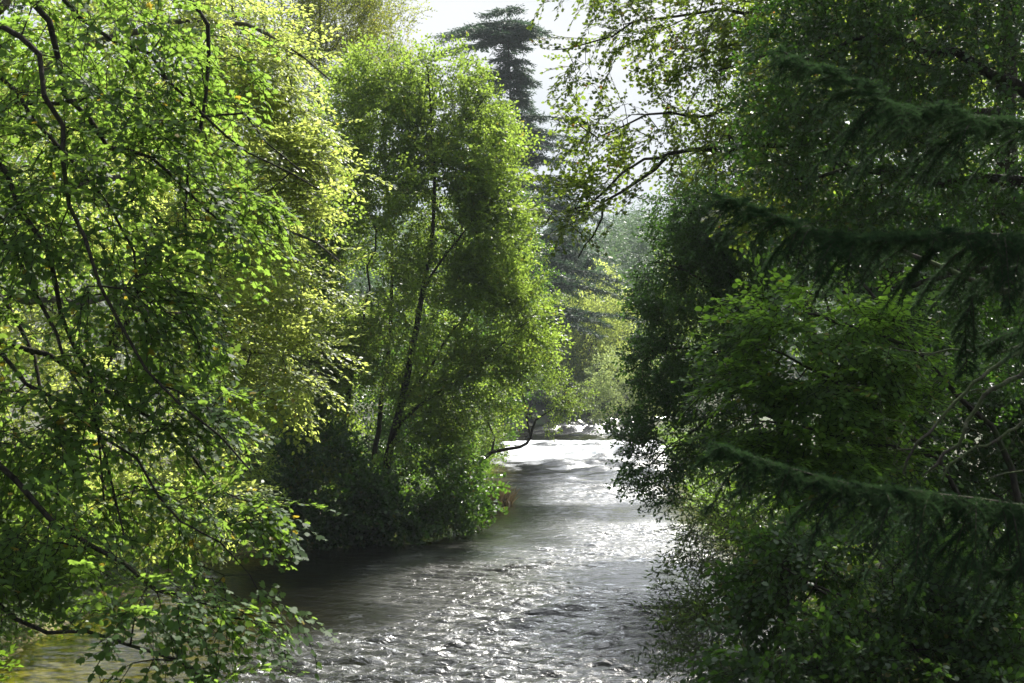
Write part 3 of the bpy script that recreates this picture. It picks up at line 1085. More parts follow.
def conifer(name, label, base, top_z, low_z, width, mat, seed, lean=(0, 0), whorls=26, per=6, droop=.25, size=.5, ragged=.35, cat="conifer", group=None, profile=None, hang=0.0, side=None, skip=0.0, jit=.3, shape='tuft', density=1.0, trunk_r=.3):
    """a straight trunk with tiers of boughs, each clothed in drooping tufts"""
    reseed(seed)
    bz = gz(*base)
    root = tag(empty(name, (base[0], base[1], bz)), label, cat, group)
    org = np.array(root.location)
    b_ = np.array((base[0], base[1], bz - .3))
    top = np.array((base[0] + lean[0], base[1] + lean[1], top_z))
    tp = smooth_path([b_, (b_ + top) / 2 + np.array((rng.normal(0, .2), 0, 0)), top], 1.0)
    rr = np.linspace(trunk_r, .04, len(tp))
    A, B, RA, RB = [], [], [], []
    P, D, N, SZ = [], [], [], []
    for k in range(whorls):
        u = (k + rng.uniform(-jit, jit)) / (whorls - 1)
        u = min(max(u, 0), 1)
        z = low_z + (top_z - low_z) * u
        c = np.array([np.interp(z, tp[:, 2], tp[:, 0]), np.interp(z, tp[:, 2], tp[:, 1]), z])
        prof = (1 - u) ** .75 + .05 if profile is None else profile(u)
        for j in range(per):
            if rng.random() < skip:
                continue
            a = j * 2 * math.pi / per + rng.uniform(0, 1.2)
            ln = width * prof * rng.uniform(1 - ragged, 1 + ragged)
            if side is not None:
                ln *= side(u, math.cos(a))
            if ln < .15:
                continue
            d = np.array((math.cos(a), math.sin(a), 0))
            c = c + np.array((0, 0, rng.uniform(-jit, jit) * (top_z - low_z) / whorls * .4))
            dr_ = droop * rng.uniform(.3, 1.8)
            npt = 5
            ss = np.linspace(0, 1, npt)
            pts = c + ss[:, None] * d * ln + np.array((0, 0, 1.0)) * (ln * (.15 * ss - (dr_ + .15) * ss ** 2))[:, None]
            A.append(pts[:-1])
            B.append(pts[1:])
            r_ = np.linspace(.012 + .014 * ln, .008, npt)
            RA.append(r_[:-1])
            RB.append(r_[1:])
            n = max(4, int(ln * 9 * density))
            s = np.clip(rng.uniform(.12, 1.02, n), 0, 1)
            pos = np.stack([np.interp(s, ss, pts[:, q]) for q in range(3)], -1)
            lat = np.array((-d[1], d[0], 0))
            sd_ = rng.choice([-1, 1], n)
            dr = d * rng.uniform(.3, 1.0, (n, 1)) + lat * (sd_ * rng.uniform(.2, 1.0, n))[:, None] + np.array((0, 0, -1.0)) * (rng.uniform(-.15, .5, n) + hang)[:, None]
            P.append(pos)
            D.append(unit(dr))
            N.append(unit(np.array((0, 0, 1.0)) + rng.normal(0, .4, (n, 3))))
            SZ.append(size * rng.uniform(.6, 1.3, n) * (1.05 - .35 * s))
    P, D, N, SZ = map(np.concatenate, (P, D, N, SZ))
    # every tuft is a small shoot with leaflets
    tpl = []
    for _ in range(5):
        q, dd2 = [], []
        for m in range(9):
            x = .1 + .8 * m / 8
            q.append((x, 0, -.15 * x * x))
            an = (1 if m % 2 else -1) * R(rng.uniform(25, 60))
            dd2.append((math.cos(an), math.sin(an), rng.normal(-.05, .2)))
        tpl.append((np.array(q), unit(np.array(dd2)), unit(np.array((0, 0, 1.)) + rng.normal(0, .5, (9, 3))), rng.uniform(.3, .5, 9),
                    (np.zeros((1, 3)), np.array([[.9, 0, -.12]]), np.array([.02]))))
    V, Fc, T, _ = scatter(tpl, leaf_shape(shape), P, frames(D, N), SZ, curve_tone(P, .4), .5)
    link("crown", fast_mesh("crown", V - org, Fc, T), M[mat], root)
    V, Fq = prisms(np.concatenate([tp[:-1]] + A), np.concatenate([tp[1:]] + B), np.concatenate([rr[:-1]] + RA), np.concatenate([rr[1:]] + RB), 6)
    link("trunk", fast_mesh("trunk", V - org, Fq), M['bark'], root)
    return root


def fir_profile(u):
    return np.interp(u, [0, .3, .55, .7, .8, .86, .93, 1.0], [1.0, .85, .62, .55, .34, .50, .62, .30])


conifer("douglas_fir", "tall ragged dark conifer with a flattened windswept top against the white sky", (2.0, 160), 47.5, 12.0, 6.6, 'dark_conifer', 41, lean=(-2.6, 0),
        whorls=44, per=7, droop=.12, size=1.25, ragged=.8, skip=.26, jit=1.4, profile=fir_profile, trunk_r=.5, side=lambda u, c: (1.5 if c < -.5 else .7) if u > .86 else ((1.25 if c > .2 else .8) if u < .72 else .8), density=2.1)
conifer("spruce_tree", "shorter dark conifer standing just behind and below the tall ragged one", (6.9, 186), 31.5, 6.0, 6.0, 'dark_conifer', 42, whorls=30, per=7, droop=.3, size=1.4)
conifer("weeping_conifer", "slender weeping conifer with hanging dark foliage beside the gap to the far hill", (9.8, 181), 21.5, 7.0, 2.8, 'fir', 43, whorls=22, per=6, droop=.9, size=1.4, hang=1.6, trunk_r=.3)
broadleaf("ash_tree", "dense dark green tree close behind the alder crown", "tree", (-2.6, 80), 500, 290, 46, 120, 2.4, 800, 'bramble', 44, .2, .12, lobes=9)
broadleaf("ash_tree", "shaded rounded tree at the far bank end of the left woodland", "tree", (6.0, 174), 560, 345, 40, 75, 4.4, 600, 'alder', 45, .3, .24, lobes=8, length=1.8, step=1.6)
broadleaf("rowan_tree", "bright fresh green tree beneath the weeping conifer at the head of the pool", "tree", (10.4, 170.5), 596, 335, 36, 76, 4.0, 700, 'beech', 46, .3, .24, lobes=8, length=1.8, step=1.6)
bush("sallow_bush", "pale olive willow bush on the far bank above the weir", "bush", (12.6, 150),
     [px_blob(625, 385, 147, 40, 36, 2.6, 420), px_blob(600, 396, 146, 20, 24, 1.6, 130), px_blob(652, 392, 148, 26, 30, 2.2, 180)], 'olive', 47, shape='diamond', size=.2,
     spr=dict(length=1.1, pairs=5, gap=.7, tilt=.7), twig=False, step=.8, tip=.015)

broadleaf("hawthorn_tree", "low dark tree crowding the bank behind the alder stems", "tree", (-6.2, 58), 345, 400, 100, 105, 2.4, 1300, 'bramble', 49, .15, .14, lobes=12, gap=.3, tone=(.3, 1, -.1))
broadleaf("hawthorn_tree", "dim bushy tree on the bank between the alder and the leaning tree", "tree", (-3.6, 70), 455, 380, 62, 80, 2.4, 700, 'bramble', 50, .15, .14, lobes=10, gap=.34)

# dry grass at the foot of the leaning tree
reseed(48)
n = 260
pp = np.stack([rng.normal(-1.05, .38, n), rng.normal(60.2, .6, n), np.zeros(n)], -1)
pp[:, 2] = np.maximum(ground(pp[:, 0], pp[:, 1]), -.05)
dirs = unit(np.stack([rng.normal(.15, .4, n), rng.normal(-.1, .4, n), np.ones(n)], -1))
tpl = [(np.zeros((4, 3)), unit(rng.normal(0, .25, (4, 3)) + np.array((1, 0, 0))), unit(rng.normal(0, 1, (4, 3))), rng.uniform(.5, 1.0, 4), (np.zeros((1, 3)), np.ones((1, 3)) * .1, np.array([.01]))) for _ in range(4)]
V, Fc, T, _ = scatter(tpl, leaf_shape('needle'), pp, frames(dirs, unit(rng.normal(0, 1, (n, 3)))), rng.uniform(.7, 1.3, n), rng.random(n), .5)
tag(link("grass_tussock", fast_mesh("grass_tussock", V - pp[0], Fc, T), M['russet'], None, [float(q) for q in pp[0]]), "tuft of dry russet grass at the waterline under the leaning bough", "grass tuft")

# ------------------------------------------------------------------ far bank, hillside wood
far_specs = [
    ("tall blue-grey conifer rising highest on the hazy far hillside", (21.5, 190), 31, 3.6, 51),
    ("hazy conifer next to the tallest one on the far hillside, a little lower", (25.5, 205), 33, 4.0, 52),
    ("hazy rounded conifer on the far slope just beyond the weeping conifer", (16.5, 185), 22, 4.2, 53),
    ("lower hazy conifer on the far slope between the olive bush and the tallest one", (19.0, 172), 15.5, 4.0, 54),
]
for lab, (x, y), tz, wd, sd_ in far_specs:
    conifer("hillside_conifer", lab, (x, y), tz, gz(x, y) + 1.5, wd, 'conifer', sd_, whorls=20, per=6, droop=.3, size=1.2, group="conifers on the far hillside", density=.8)

reseed(60)
PP, DD, NN, SS = [], [], [], []
TA, TB = [], []
for k in range(520):
    y = 176 + 304 * rng.random() ** 1.3
    x = rng.uniform(-.30, .42) * y + 4
    l, r_ = banks(np.array([y]))
    if l[0] - 2 < x < r_[0] + 2 and y < 215:
        continue
    g = gz(x, y)
    h = rng.uniform(10, 19)
    wd = rng.uniform(2.6, 4.6)
    n = 240
    q = rng.normal(size=(n, 3))
    q = unit(q) * (.55 + .45 * rng.random((n, 1)))
    con = rng.random() < .5
    zz = (q[:, 2] * .5 + .55)
    wdt = wd * np.where(con, (1.15 - zz), 1.0)
    pos = np.stack([x + q[:, 0] * wdt, y + q[:, 1] * wdt, g + 1 + zz * h], -1)
    PP.append(pos)
    DD.append(unit(q * np.array((1, 1, .3)) + rng.normal(0, .3, (n, 3)) + np.array((0, 0, -.25))))
    NN.append(unit(np.array((0, 0, 1.)) + rng.normal(0, .5, (n, 3))))
    SS.append(rng.uniform(1.0, 2.0, n))
    TA.append((x, y, g - .3))
    TB.append((x, y, g + h * .8))
PP, DD, NN, SS = map(np.concatenate, (PP, DD, NN, SS))
tpl = []
for _ in range(5):
    q = np.stack([np.linspace(.05, .8, 7), rng.normal(0, .1, 7), rng.normal(0, .08, 7)], -1)
    an = rng.uniform(-1, 1, 7)
    tpl.append((q, np.stack([np.cos(an), np.sin(an), rng.normal(0, .2, 7)], -1), unit(np.array((0, 0, 1.)) + rng.normal(0, .6, (7, 3))), rng.uniform(.35, .6, 7),
                (np.zeros((1, 3)), np.ones((1, 3)), np.array([.01]))))
V, Fc, T, _ = scatter(tpl, leaf_shape('tuft'), PP, frames(DD, NN), SS, curve_tone(PP, .08, 1.2), .4)
fw = link("far_wood", fast_mesh("far_wood", V, Fc, T), M['conifer'])
tag(fw, "hazy mixed woodland covering the far hillside", "woodland", kind='stuff')

# ------------------------------------------------------------------ opposite bank: holly, sycamore, ivy, hazel, willow
base = (7.6, 37.0)
b0 = np.array((base[0], base[1], gz(*base) - .2))
tree("holly_tree", "dense dark holly leaning over the river with its lowest leaves brushing the water", "tree", base,
     [([b0] + S((780, 420, 36.6), (750, 340, 36.2), (725, 250, 36), (715, 170, 36)), .2, .04)],
     [(S((775, 410, 36.6), (735, 410, 36), (690, 430, 35.6), (650, 465, 35.4)), .07, .015), (S((762, 370, 36.3), (715, 350, 36), (668, 350, 35.6), (628, 372, 35.4)), .07, .015),
      (S((745, 320, 36.2), (700, 280, 36), (655, 262, 35.6)), .06, .012), (S((728, 255, 36), (700, 215, 36), (672, 185, 36)), .05, .012),
      (S((778, 440, 36.6), (745, 460, 36), (710, 480, 35.6), (690, 500, 35.6)), .05, .012)],
     [px_blob(718, 238, 36, 36, 40, 1.1, 240), px_blob(745, 280, 36.2, 36, 44, 1.2, 240), px_blob(700, 262, 35.8, 32, 32, 1.0, 180), px_blob(690, 215, 36, 40, 46, 1.2, 260), px_blob(725, 200, 36.4, 48, 62, 1.4, 280), px_blob(675, 290, 35.8, 44, 44, 1.3, 280), px_blob(735, 300, 36.2, 52, 60, 1.5, 300),
      px_blob(664, 365, 35.6, 32, 38, 1.2, 240), px_blob(715, 375, 36, 55, 45, 1.4, 280), px_blob(640, 425, 35.4, 27, 24, .9, 70), px_blob(690, 430, 35.6, 52, 32, 1.2, 230),
      px_blob(655, 470, 35.4, 36, 22, .9, 80), px_blob(722, 450, 35.8, 40, 38, 1.2, 110), px_blob(672, 496, 35.6, 22, 10, .5, 24)],
     None, shape='oval', size=.09, spr=dict(length=.5, pairs=5, gap=.6, tilt=.7, sag=.3), mat='holly', droop=.25, flat=.35, step=.5, sides=6, tip=.006, seed=61, freq=1.1, gap=.38, shell=.4)

base = (9.8, 27.0)
b0 = np.array((base[0], base[1], gz(*base) - .2))
tree("sycamore_tree", "tall sycamore stretching dark crooked limbs across the open sky from the shaded bank", "tree", base,
     [([b0, b0 + (-.2, 0, 4), b0 + (-.5, -.2, 8), b0 + (-.4, -.3, 13), b0 + (-.2, 0, 17)], .34, .08)],
     [(S((990, 120, 27), (880, 130, 26), (800, 145, 25.4), (730, 147, 25), (668, 150, 24.8), (640, 185, 24.6), (608, 200, 24.5), (592, 235, 24.4), (578, 258, 24.4)), .085, .009),
      (S((990, 60, 27), (890, 75, 26.2), (800, 100, 25.8), (735, 108, 25.6), (690, 118, 25.4), (650, 115, 25.2), (600, 135, 25), (565, 110, 25)), .07, .008),
      (S((980, -40, 27), (860, -30, 26), (770, 5, 25.6), (700, 10, 25.2), (640, 25, 25), (590, 45, 24.8), (552, 50, 24.8)), .065, .008),
      (S((660, 152, 24.8), (640, 160, 24.6), (608, 188, 24.3), (570, 205, 24.2), (545, 225, 24.2)), .03, .008),
      (S((985, 0, 27), (880, 20, 25.2), (790, 50, 24.6), (720, 70, 24.4)), .08, .012),
      (S((975, -140, 27), (860, -150, 26), (740, -110, 25.4), (650, -60, 25), (590, -10, 24.8)), .09, .012)],
     [px_blob(590, 60, 24.8, 34, 40, .9, 22), px_blob(640, 20, 25, 55, 32, 1.2, 50), px_blob(600, -20, 25, 60, 36, 1.2, 40), px_blob(700, 20, 25.4, 60, 50, 1.4, 81), px_blob(700, 85, 25.2, 50, 36, 1.2, 50),
      px_blob(625, 130, 24.9, 52, 26, 1.0, 40), px_blob(580, 130, 24.9, 22, 26, .8, 15), px_blob(580, 205, 24.4, 42, 36, .9, 50), px_blob(615, 185, 24.6, 32, 22, .8, 22),
      px_blob(700, 155, 25, 50, 34, 1.2, 50), px_blob(780, 90, 25.6, 66, 75, 1.8, 189), px_blob(780, 0, 25.6, 75, 60, 1.8, 141), px_blob(880, 20, 26.4, 100, 110, 2.2, 189),
      px_blob(740, -110, 25.6, 150, 55, 2, 132), px_blob(780, 190, 25.6, 62, 50, 1.6, 132),
      (np.array((8.6, 27, 17.5)), 4.0, 4.0, 3.5, 330), (np.array((12.6, 25.5, 17.0)), 4.2, 4.0, 3.5, 400), (np.array((10.5, 30, 13.5)), 3.5, 4.0, 4.0, 200)],  # high crown lobes mostly out of view, added to block sun from the bank
     None, shape='lobed', size=.078, spr=dict(length=.55, pairs=5, side=.5, gap=.66, sag=.25, tilt=.45), mat='maple', droop=.15, flat=.7, step=.4, sides=8, tip=.005, seed=62,
     tone=(.7, 1.3, .10), freq=1.0, gap=.45, shell=.2)

base = (9.2, 20.5)
b0 = np.array((base[0], base[1], gz(*base) - .2))
tree("ivy_clad_tree", "big shaded tree smothered in small shiny dark green leaves high on the near bank", "tree", base,
     [([b0, b0 + (-.5, 0, 4), b0 + (-1.2, -.2, 8), b0 + (-1.4, -.2, 13)], .36, .08)],
     [(S((1060, 120, 20.5), (960, 60, 20), (880, 40, 19.6), (800, 60, 19.4)), .1, .015), (S((1060, 200, 20.5), (960, 180, 20), (880, 170, 19.6), (790, 180, 19.4)), .1, .015),
      (S((1060, 270, 20.5), (960, 270, 20), (880, 290, 19.8), (790, 290, 19.6)), .08, .015), (S((1040, 20, 20.5), (960, -40, 20.2), (860, -60, 20)), .1, .015)],
     [px_blob(830, 50, 19.6, 75, 80, 1.2, 240), px_blob(920, 30, 19.8, 100, 80, 1.4, 260), px_blob(800, 140, 19.6, 60, 60, 1.0, 150), px_blob(890, 150, 19.8, 90, 66, 1.3, 220),
      px_blob(1000, 100, 20.2, 90, 130, 1.5, 260), px_blob(970, 240, 20, 90, 75, 1.4, 210), px_blob(860, 240, 19.8, 80, 50, 1.2, 160), px_blob(900, -90, 20, 150, 60, 1.6, 170), px_blob(1010, 340, 20.4, 70, 70, 1.3, 130), (np.array((8.3, 21.5, 13.5)), 2.8, 2.6, 3.0, 430), (np.array((10.4, 20.8, 12.0)), 3.2, 3.0, 3.0, 430), (np.array((6.6, 20, 12.5)), 2.2, 2.2, 2.0, 180)],  # lobes in world coordinates lie out of view, added to shade the bank
     None, shape='round', size=.062, spr=dict(length=.42, pairs=5, gap=.62, tilt=.75, sag=.3), mat='ivy', droop=.25, flat=.35, step=.4, sides=7, tip=.004, seed=63, freq=.9, gap=.42, shell=.3)

base = (6.8, 17.0)
b0 = np.array((base[0], base[1], gz(*base) - .2))
tree("hazel_tree", "young hazel with flat layers of fresh mid green leaves in front of the dark holly", "tree", base,
     [([b0] + S((1010, 470, 17), (960, 400, 16.9), (900, 330, 16.8), (860, 280, 16.8)), .07, .02), ([b0 + (-.2, .1, 0)] + S((960, 500, 16.8), (900, 430, 16.6), (830, 380, 16.4), (760, 345, 16.3)), .06, .012)],
     [(S((930, 450, 16.7), (870, 440, 16.4), (800, 425, 16.2), (735, 420, 16.1)), .03, .008), (S((920, 350, 16.8), (860, 330, 16.5), (790, 310, 16.3), (740, 305, 16.2)), .03, .008),
      (S((960, 500, 16.8), (900, 500, 16.3), (830, 490, 16.1), (770, 480, 16)), .03, .008)],
     [px_blob(780, 325, 16.3, 52, 32, .7, 90), px_blob(860, 330, 16.6, 62, 42, .9, 130), px_blob(765, 385, 16.2, 46, 26, .6, 70), px_blob(835, 390, 16.4, 70, 36, .8, 130),
      px_blob(770, 435, 16.1, 42, 26, .6, 70), px_blob(850, 450, 16.3, 72, 32, .8, 120), px_blob(910, 400, 16.8, 46, 52, .8, 90), px_blob(800, 480, 16, 60, 22, .6, 55)],
     None, shape='round', size=.072, spr=dict(length=.48, pairs=5, side=.55, gap=.66, sag=.2, tilt=.3), mat='shade_hazel', droop=.12, flat=.9, step=.3, sides=6, tip=.003, seed=64, freq=1.5, gap=.47, shell=.2)

# dead mossy tree
base = (7.3, 14.2)
b0 = np.array((base[0], base[1], gz(*base) - .1))
tree("mossy_dead_tree", "dead leafless tree of pale moss-coated crooked branches on the shaded bank", "dead tree", base,
     [([b0, b0 + (-.2, 0, 1.2)] + S((1120, 330, 14), (1060, 300, 13.9), (1000, 290, 13.8), (900, 250, 13.6)), .11, .02)],
     [(S((1090, 310, 14), (1030, 365, 13.6), (985, 395, 13.4), (965, 430, 13.3), (945, 455, 13.2), (922, 476, 13.1)), .035, .014),
      (S((1090, 315, 14), (1020, 350, 13.4), (975, 385, 13.2), (940, 420, 13.1), (912, 450, 13.0), (903, 474, 13.0)), .026, .012),
      (S((1090, 335, 14), (1040, 400, 13.5), (1000, 440, 13.2), (960, 455, 13.1), (942, 480, 13.0)), .026, .012),
      (S((1080, 310, 14), (1010, 350, 13.6), (960, 352, 13.4), (915, 354, 13.2), (890, 346, 13.2)), .02, .006),
      (S((1100, 350, 14), (1060, 450, 13.6), (1020, 470, 13.4), (985, 480, 13.3)), .02, .008)],
     [], None, shape='round', size=.022, mat='moss', bark='moss_bark', step=.12, sides=7, seed=65, twig=False, gap=.4,
     points=np.array([at(rng.uniform(880, 1040), rng.uniform(350, 480), rng.uniform(13, 13.9)) for _ in range(60)]), tip=.004, spr=dict(length=.06, pairs=1, gap=2.0))

# willows at the water's edge
bush("willow_bush", "loose willow bush with narrow leaves trailing into the dark water at the shaded edge", "bush", (5.4, 19.5),
     [px_blob(720, 570, 19, 46, 60, .9, 120), px_blob(700, 640, 18.4, 40, 50, .8, 90), px_blob(760, 560, 19.2, 50, 50, .9, 110), px_blob(740, 520, 19.4, 30, 26, .7, 40)], 'willow', 71,
     shape='narrow', size=.085, spr=dict(length=.5, pairs=5, gap=.5, tilt=.6), stemsn=8, up=.2, gap=.47, freq=1.2)
bush("elder_bush", "full dark green bush with small rounded leaves beneath the lowest fir bough", "bush", (5.2, 14.0),
     [px_blob(820, 590, 14, 75, 60, .9, 200), px_blob(910, 600, 14, 80, 66, .9, 200), px_blob(790, 660, 13.4, 75, 42, .8, 150), px_blob(900, 670, 13.2, 100, 42, .8, 180), px_blob(990, 620, 13.8, 60, 80, .9, 150)],
     'elder', 72, shape='round', size=.058, spr=dict(length=.38, pairs=5, gap=.62, tilt=.55), stemsn=9, gap=.45, freq=1.3, tone=(.7, 1, -.25))
broadleaf("oak_tree", "dark broad tree in the gloom behind the hazel and the ivy-clad tree", "tree", (13.5, 32), 930, 330, 150, 190, 2.6, 1400, 'ivy', 73, .3, .11, lobes=12)
broadleaf("oak_tree", "tall shadowed tree standing behind the holly on the shaded bank", "tree", (11.2, 46), 790, 180, 110, 190, 3.0, 1300, 'oak', 74, .28, .12, lobes=11, tone=(.3, 1, -.2))
broadleaf("oak_tree", "round green tree showing between the holly and the far hillside", "tree", (15.0, 84), 705, 300, 60, 100, 3.4, 700, 'alder', 75, .25, .14, lobes=9, tone=(.3, 1, -.1))

bush("hawthorn_bush", "dark thicket on the shaded bank behind the dead mossy branches", "bush", (9.8, 23.0),
     [px_blob(960, 430, 23, 90, 70, 1.3, 330), px_blob(880, 470, 22.5, 80, 60, 1.2, 260), px_blob(1040, 380, 23.5, 60, 90, 1.2, 260)], 'ivy', 76, size=.085, shape='round',
     spr=dict(length=.55, pairs=5, gap=.62, tilt=.7), stemsn=7, gap=.36)
broadleaf("oak_tree", "broad dark crown rising behind the thicket and the dead mossy branches", "tree", (19, 45), 1000, 260, 140, 230, 3.4, 1400, 'oak', 77, .3, .13, lobes=12, tone=(.3, 1, -.2))

broadleaf("oak_tree", "high dark crown closing off the sky above the ivy-clad tree", "tree", (15.5, 39), 900, 30, 170, 150, 3.6, 1500, 'oak', 78, .3, .12, lobes=12, tone=(.3, 1, -.2))

# ------------------------------------------------------------------ the near fir, boughs across the corner
reseed(80)
base = (5.6, 7.2)
root = tag(empty("fir_tree", (base[0], base[1], gz(*base))), "near dark fir reaching long drooping needle-clad boughs across the shaded side", "conifer")
org = np.array(root.location)
tp = smooth_path([org + (0, 0, -.2), org + (.05, 0, 5), org + (.1, .1, 11)], .8)
rr = np.linspace(.24, .05, len(tp))
V, Fq = prisms(tp[:-1], tp[1:], rr[:-1], rr[1:], 10)
link("trunk", fast_mesh("trunk", V - org, Fq), M['bark'], root)


def fir_bough(pts, reach, hang, seed, tip_r=.003, r=.018, per_m=46, needle=.028, dens=800):
    reseed(seed)
    ax = smooth_path(pts, .05)
    tq = np.linspace(0, 1, len(ax))[:, None]
    wv = np.stack([fbm(np.stack([tq[:, 0] * 5, tq[:, 0] * 0 + seed + 9 * k, tq[:, 0] * 0], -1), 3) - .5 for k in range(3)], -1)
    ax = ax + wv * np.array((.05, .12, .13)) * np.minimum(1, tq * 4)
    L_ = np.concatenate([[0], np.cumsum(np.linalg.norm(np.diff(ax, axis=0), axis=1))])
    tot = L_[-1]
    segs = []                                     # (a, b, ra, rb)
    shoots = []                                   # needle-bearing polylines
    rr = np.linspace(r, tip_r, len(ax))
    for k in range(len(ax) - 1):
        segs.append((ax[k], ax[k + 1], rr[k], rr[k + 1]))
    shoots.append((ax[int(len(ax) * .8):], 1.0))
    n = int(tot * per_m)
    sg = 1
    for k in range(n):
        s = tot * (k + rng.random()) / n
        u = s / tot
        c = np.array([np.interp(s, L_, ax[:, q]) for q in range(3)])
        j = min(int(np.searchsorted(L_, s)), len(ax) - 1)
        d = unit(ax[j] - ax[max(j - 1, 0)])
        lat = unit(np.cross(d, (0, 0, 1.0)))
        sg = -sg
        lumpy = float(fbm(np.array([[s * 3.1, seed * 1.7, .5]]), 2)[0])
        long_ = rng.random() < .38
        if rng.random() < .55 - lumpy:
            continue
        ln = 1.25 * reach * (1.0 - u) ** .45 * (rng.uniform(1.0, 1.9) if long_ else rng.uniform(.2, .7)) * (.45 + 1.1 * lumpy) + .04
        an = R(rng.uniform(18, 60) if long_ else rng.uniform(40, 75))
        dd_ = unit(d * math.cos(an) + lat * sg * math.sin(an) + np.array((0, 0, rng.uniform(-.15, .12))))
        hg = 2.2 * hang * (rng.uniform(.5, 1.3) if long_ else rng.uniform(0, .6)) * (1 - .5 * u)
        m = max(4, int(ln / .05))
        q = [c]
        for i in range(m):
            v_ = dd_ + np.array((0, 0, -hg * (i + 1) / m * 1.6))
            q.append(q[-1] + unit(v_) * ln / m)
        q = np.array(q)
        for i in range(m):
            segs.append((q[i], q[i + 1], .004 * (1 - .6 * i / m), .004 * (1 - .6 * (i + 1) / m)))
        shoots.append((q, 1.0))
        s2 = 1
        for i in range(1, m + 1):
            for _ in range(2):
                if rng.random() < .9:
                    dv = unit(q[i] - q[i - 1])
                    la = unit(np.cross(dv, (0.2, 0, 1.0)) + 1e-6)
                    s2 = -s2
                    tl_ = rng.uniform(.05, .15) * (1.1 - .6 * i / m) * (reach / .5)
                    e = unit(dv * .75 + la * s2 * .7 + np.array((0, 0, -hg * .25 + rng.normal(0, .2))))
                    e2 = unit(e + np.array((0, 0, -hg * .3)))
                    p0 = q[i] + (q[i - 1] - q[i]) * rng.random()
                    w3 = np.array([p0, p0 + e * tl_ * .5, p0 + e * tl_ * .5 + e2 * tl_ * .5])
                    segs.append((w3[0], w3[1], .0018, .0015))
                    segs.append((w3[1], w3[2], .0015, .001))
                    shoots.append((w3, 1.0))
    P, D, U = [], [], []
    for q, _ in shoots:
        for i in range(len(q) - 1):
            a, b_ = q[i], q[i + 1]
            ln = np.linalg.norm(b_ - a)
            m = max(1, int(ln * dens))
            tt = rng.random((m, 1))
            d = unit(b_ - a)
            u = unit(np.cross(d, (.3, .2, 1.0)))
            v_ = np.cross(d, u)
            th_ = rng.uniform(0, 2 * math.pi, (m, 1))
            ra_ = np.cos(th_) * u + np.sin(th_) * v_ * .75
            P.append(a + (b_ - a) * tt)
            D.append(unit(d * .62 + ra_ + rng.normal(0, .1, (m, 3))))
            U.append(unit(np.cross(ra_, d) + rng.normal(0, .3, (m, 3))))
    P, D, U = map(np.concatenate, (P, D, U))
    n = len(P)
    sz = needle * rng.uniform(.7, 1.15, n)
    sh = leaf_shape('needle')
    z = unit(np.cross(D, U))
    V = P[:, None] + sz[:, None, None] * (sh[None, :, 0:1] * D[:, None] + sh[None, :, 1:2] * U[:, None])
    T = np.clip(curve_tone(P, 3.0) * .6 + rng.random(n) * .4, 0, 1)
    A = np.array([s[0] for s in segs])
    B = np.array([s[1] for s in segs])
    Vw, Fw = prisms(A, B, np.array([s[2] for s in segs]), np.array([s[3] for s in segs]), 5)
    wood = link("bough", fast_mesh("bough", Vw - org, Fw), M['bark'], root)
    link("needles", fast_mesh("needles", V.reshape(-1, 3) - org, np.arange(n * 3).reshape(-1, 3), T), M['fir'], wood)


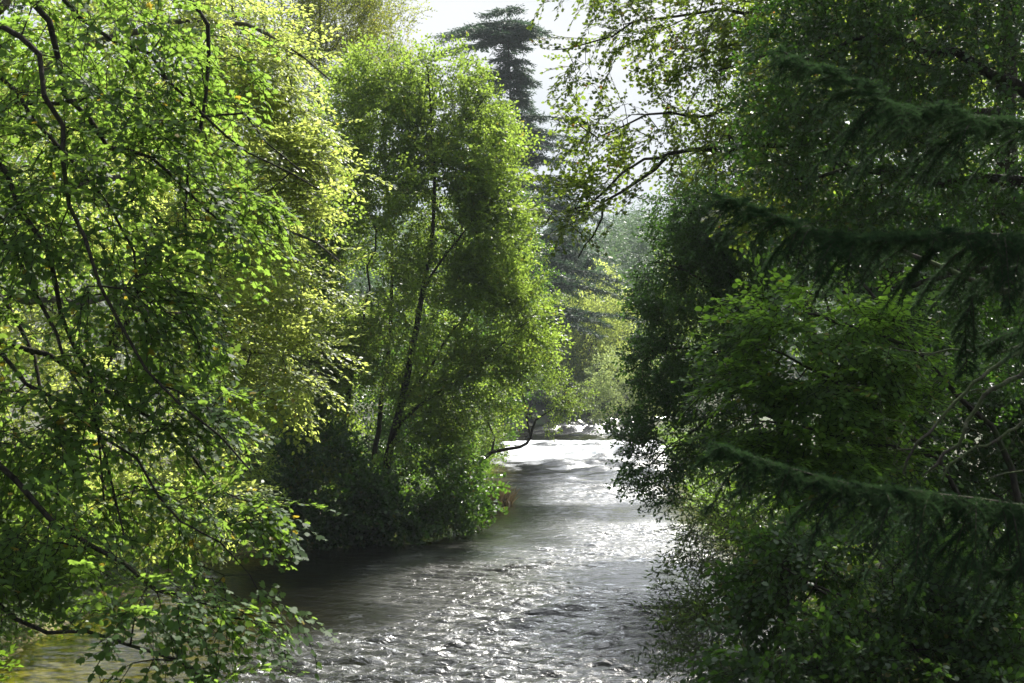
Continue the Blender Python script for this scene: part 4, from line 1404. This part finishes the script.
tx = lambda z: org + np.array((0, 0, z - org[2]))
fir_bough([tx(6.7)] + S((1130, 130, 7.0), (1024, 114, 6.8), (980, 108, 6.7), (889, 96, 6.6), (828, 68, 6.5), (786, 50, 6.5)), .46, .7, 81)
fir_bough([tx(6.0)] + S((1130, 236, 6.8), (1024, 242, 6.5), (894, 240, 6.3), (828, 238, 6.2), (770, 222, 6.15), (725, 204, 6.1)), .44, .85, 82)
fir_bough([tx(4.9)] + S((1130, 520, 6.6), (1024, 502, 6.3), (920, 488, 6.1), (848, 484, 6.0), (780, 470, 5.95), (716, 452, 5.9)), .48, .85, 83)
fir_bough([tx(5.8)] + S((1140, 255, 7.4), (1060, 262, 7.4), (1000, 275, 7.3), (968, 310, 7.25), (966, 372, 7.2)), .2, .6, 84)
fir_bough([tx(5.2)] + S((1150, 320, 7.6), (1080, 330, 7.6), (1020, 330, 7.5), (980, 345, 7.5)), .3, .9, 85)
fir_bough([tx(4.4)] + S((1150, 560, 7.0), (1060, 565, 6.9), (1000, 570, 6.8), (960, 560, 6.8)), .26, .6, 86)


# ------------------------------------------------------------------ undergrowth on both banks
reseed(90)
pos = []
for side in (-1, 1):
    n = 4200
    Y = 8 + 122 * rng.random(n) ** 1.3
    l, r_ = banks(Y)
    d = np.abs(rng.normal(0, 3.2, n)) + .1
    X = np.where(side < 0, l - d, r_ + d)
    pos.append(np.stack([X, Y, ground(X, Y) + .02], -1))
pos = np.concatenate(pos)
tpls = [spray(length=.75, leaf=.11, pairs=6, side=.5, gap=.6, sag=.5, tilt=.45) for _ in range(6)]
an = rng.uniform(0, 6.283, len(pos))
dirs = unit(np.stack([np.cos(an), np.sin(an), rng.uniform(.3, 1.4, len(pos))], -1))
nrm = unit(np.stack([-np.cos(an), -np.sin(an), np.ones(len(pos))], -1))
V, Fc, T, _ = scatter(tpls, leaf_shape('diamond'), pos, frames(dirs, nrm), rng.uniform(.6, 1.5, len(pos)), curve_tone(pos, .4), .5)
tag(link("undergrowth", fast_mesh("undergrowth", V, Fc, T), M['fern']), "ferns and low leafy growth covering both banks", "undergrowth", kind='stuff')

# ------------------------------------------------------------------ summer air
hz, t, o = nodes("summer_haze")
vp = t.nodes.new("ShaderNodeVolumePrincipled")
vp.inputs['Color'].default_value = (0.86, 0.94, 1.0, 1)
vp.inputs['Density'].default_value = 0.0002
vp.inputs['Anisotropy'].default_value = 0.1
t.links.new(vp.outputs[0], o.inputs['Volume'])
hx0, hx1, hy0, hy1, hz0, hz1 = -715, 715, -160, 915, -2.5, 95
v = np.array([(x, y, z) for x in (hx0, hx1) for y in (hy0, hy1) for z in (hz0, hz1)], float)
f = np.array([(0, 1, 3, 2), (4, 6, 7, 5), (0, 4, 5, 1), (2, 3, 7, 6), (0, 2, 6, 4), (1, 5, 7, 3)])
tag(link("haze", fast_mesh("haze", v, f), hz), kind='stuff')
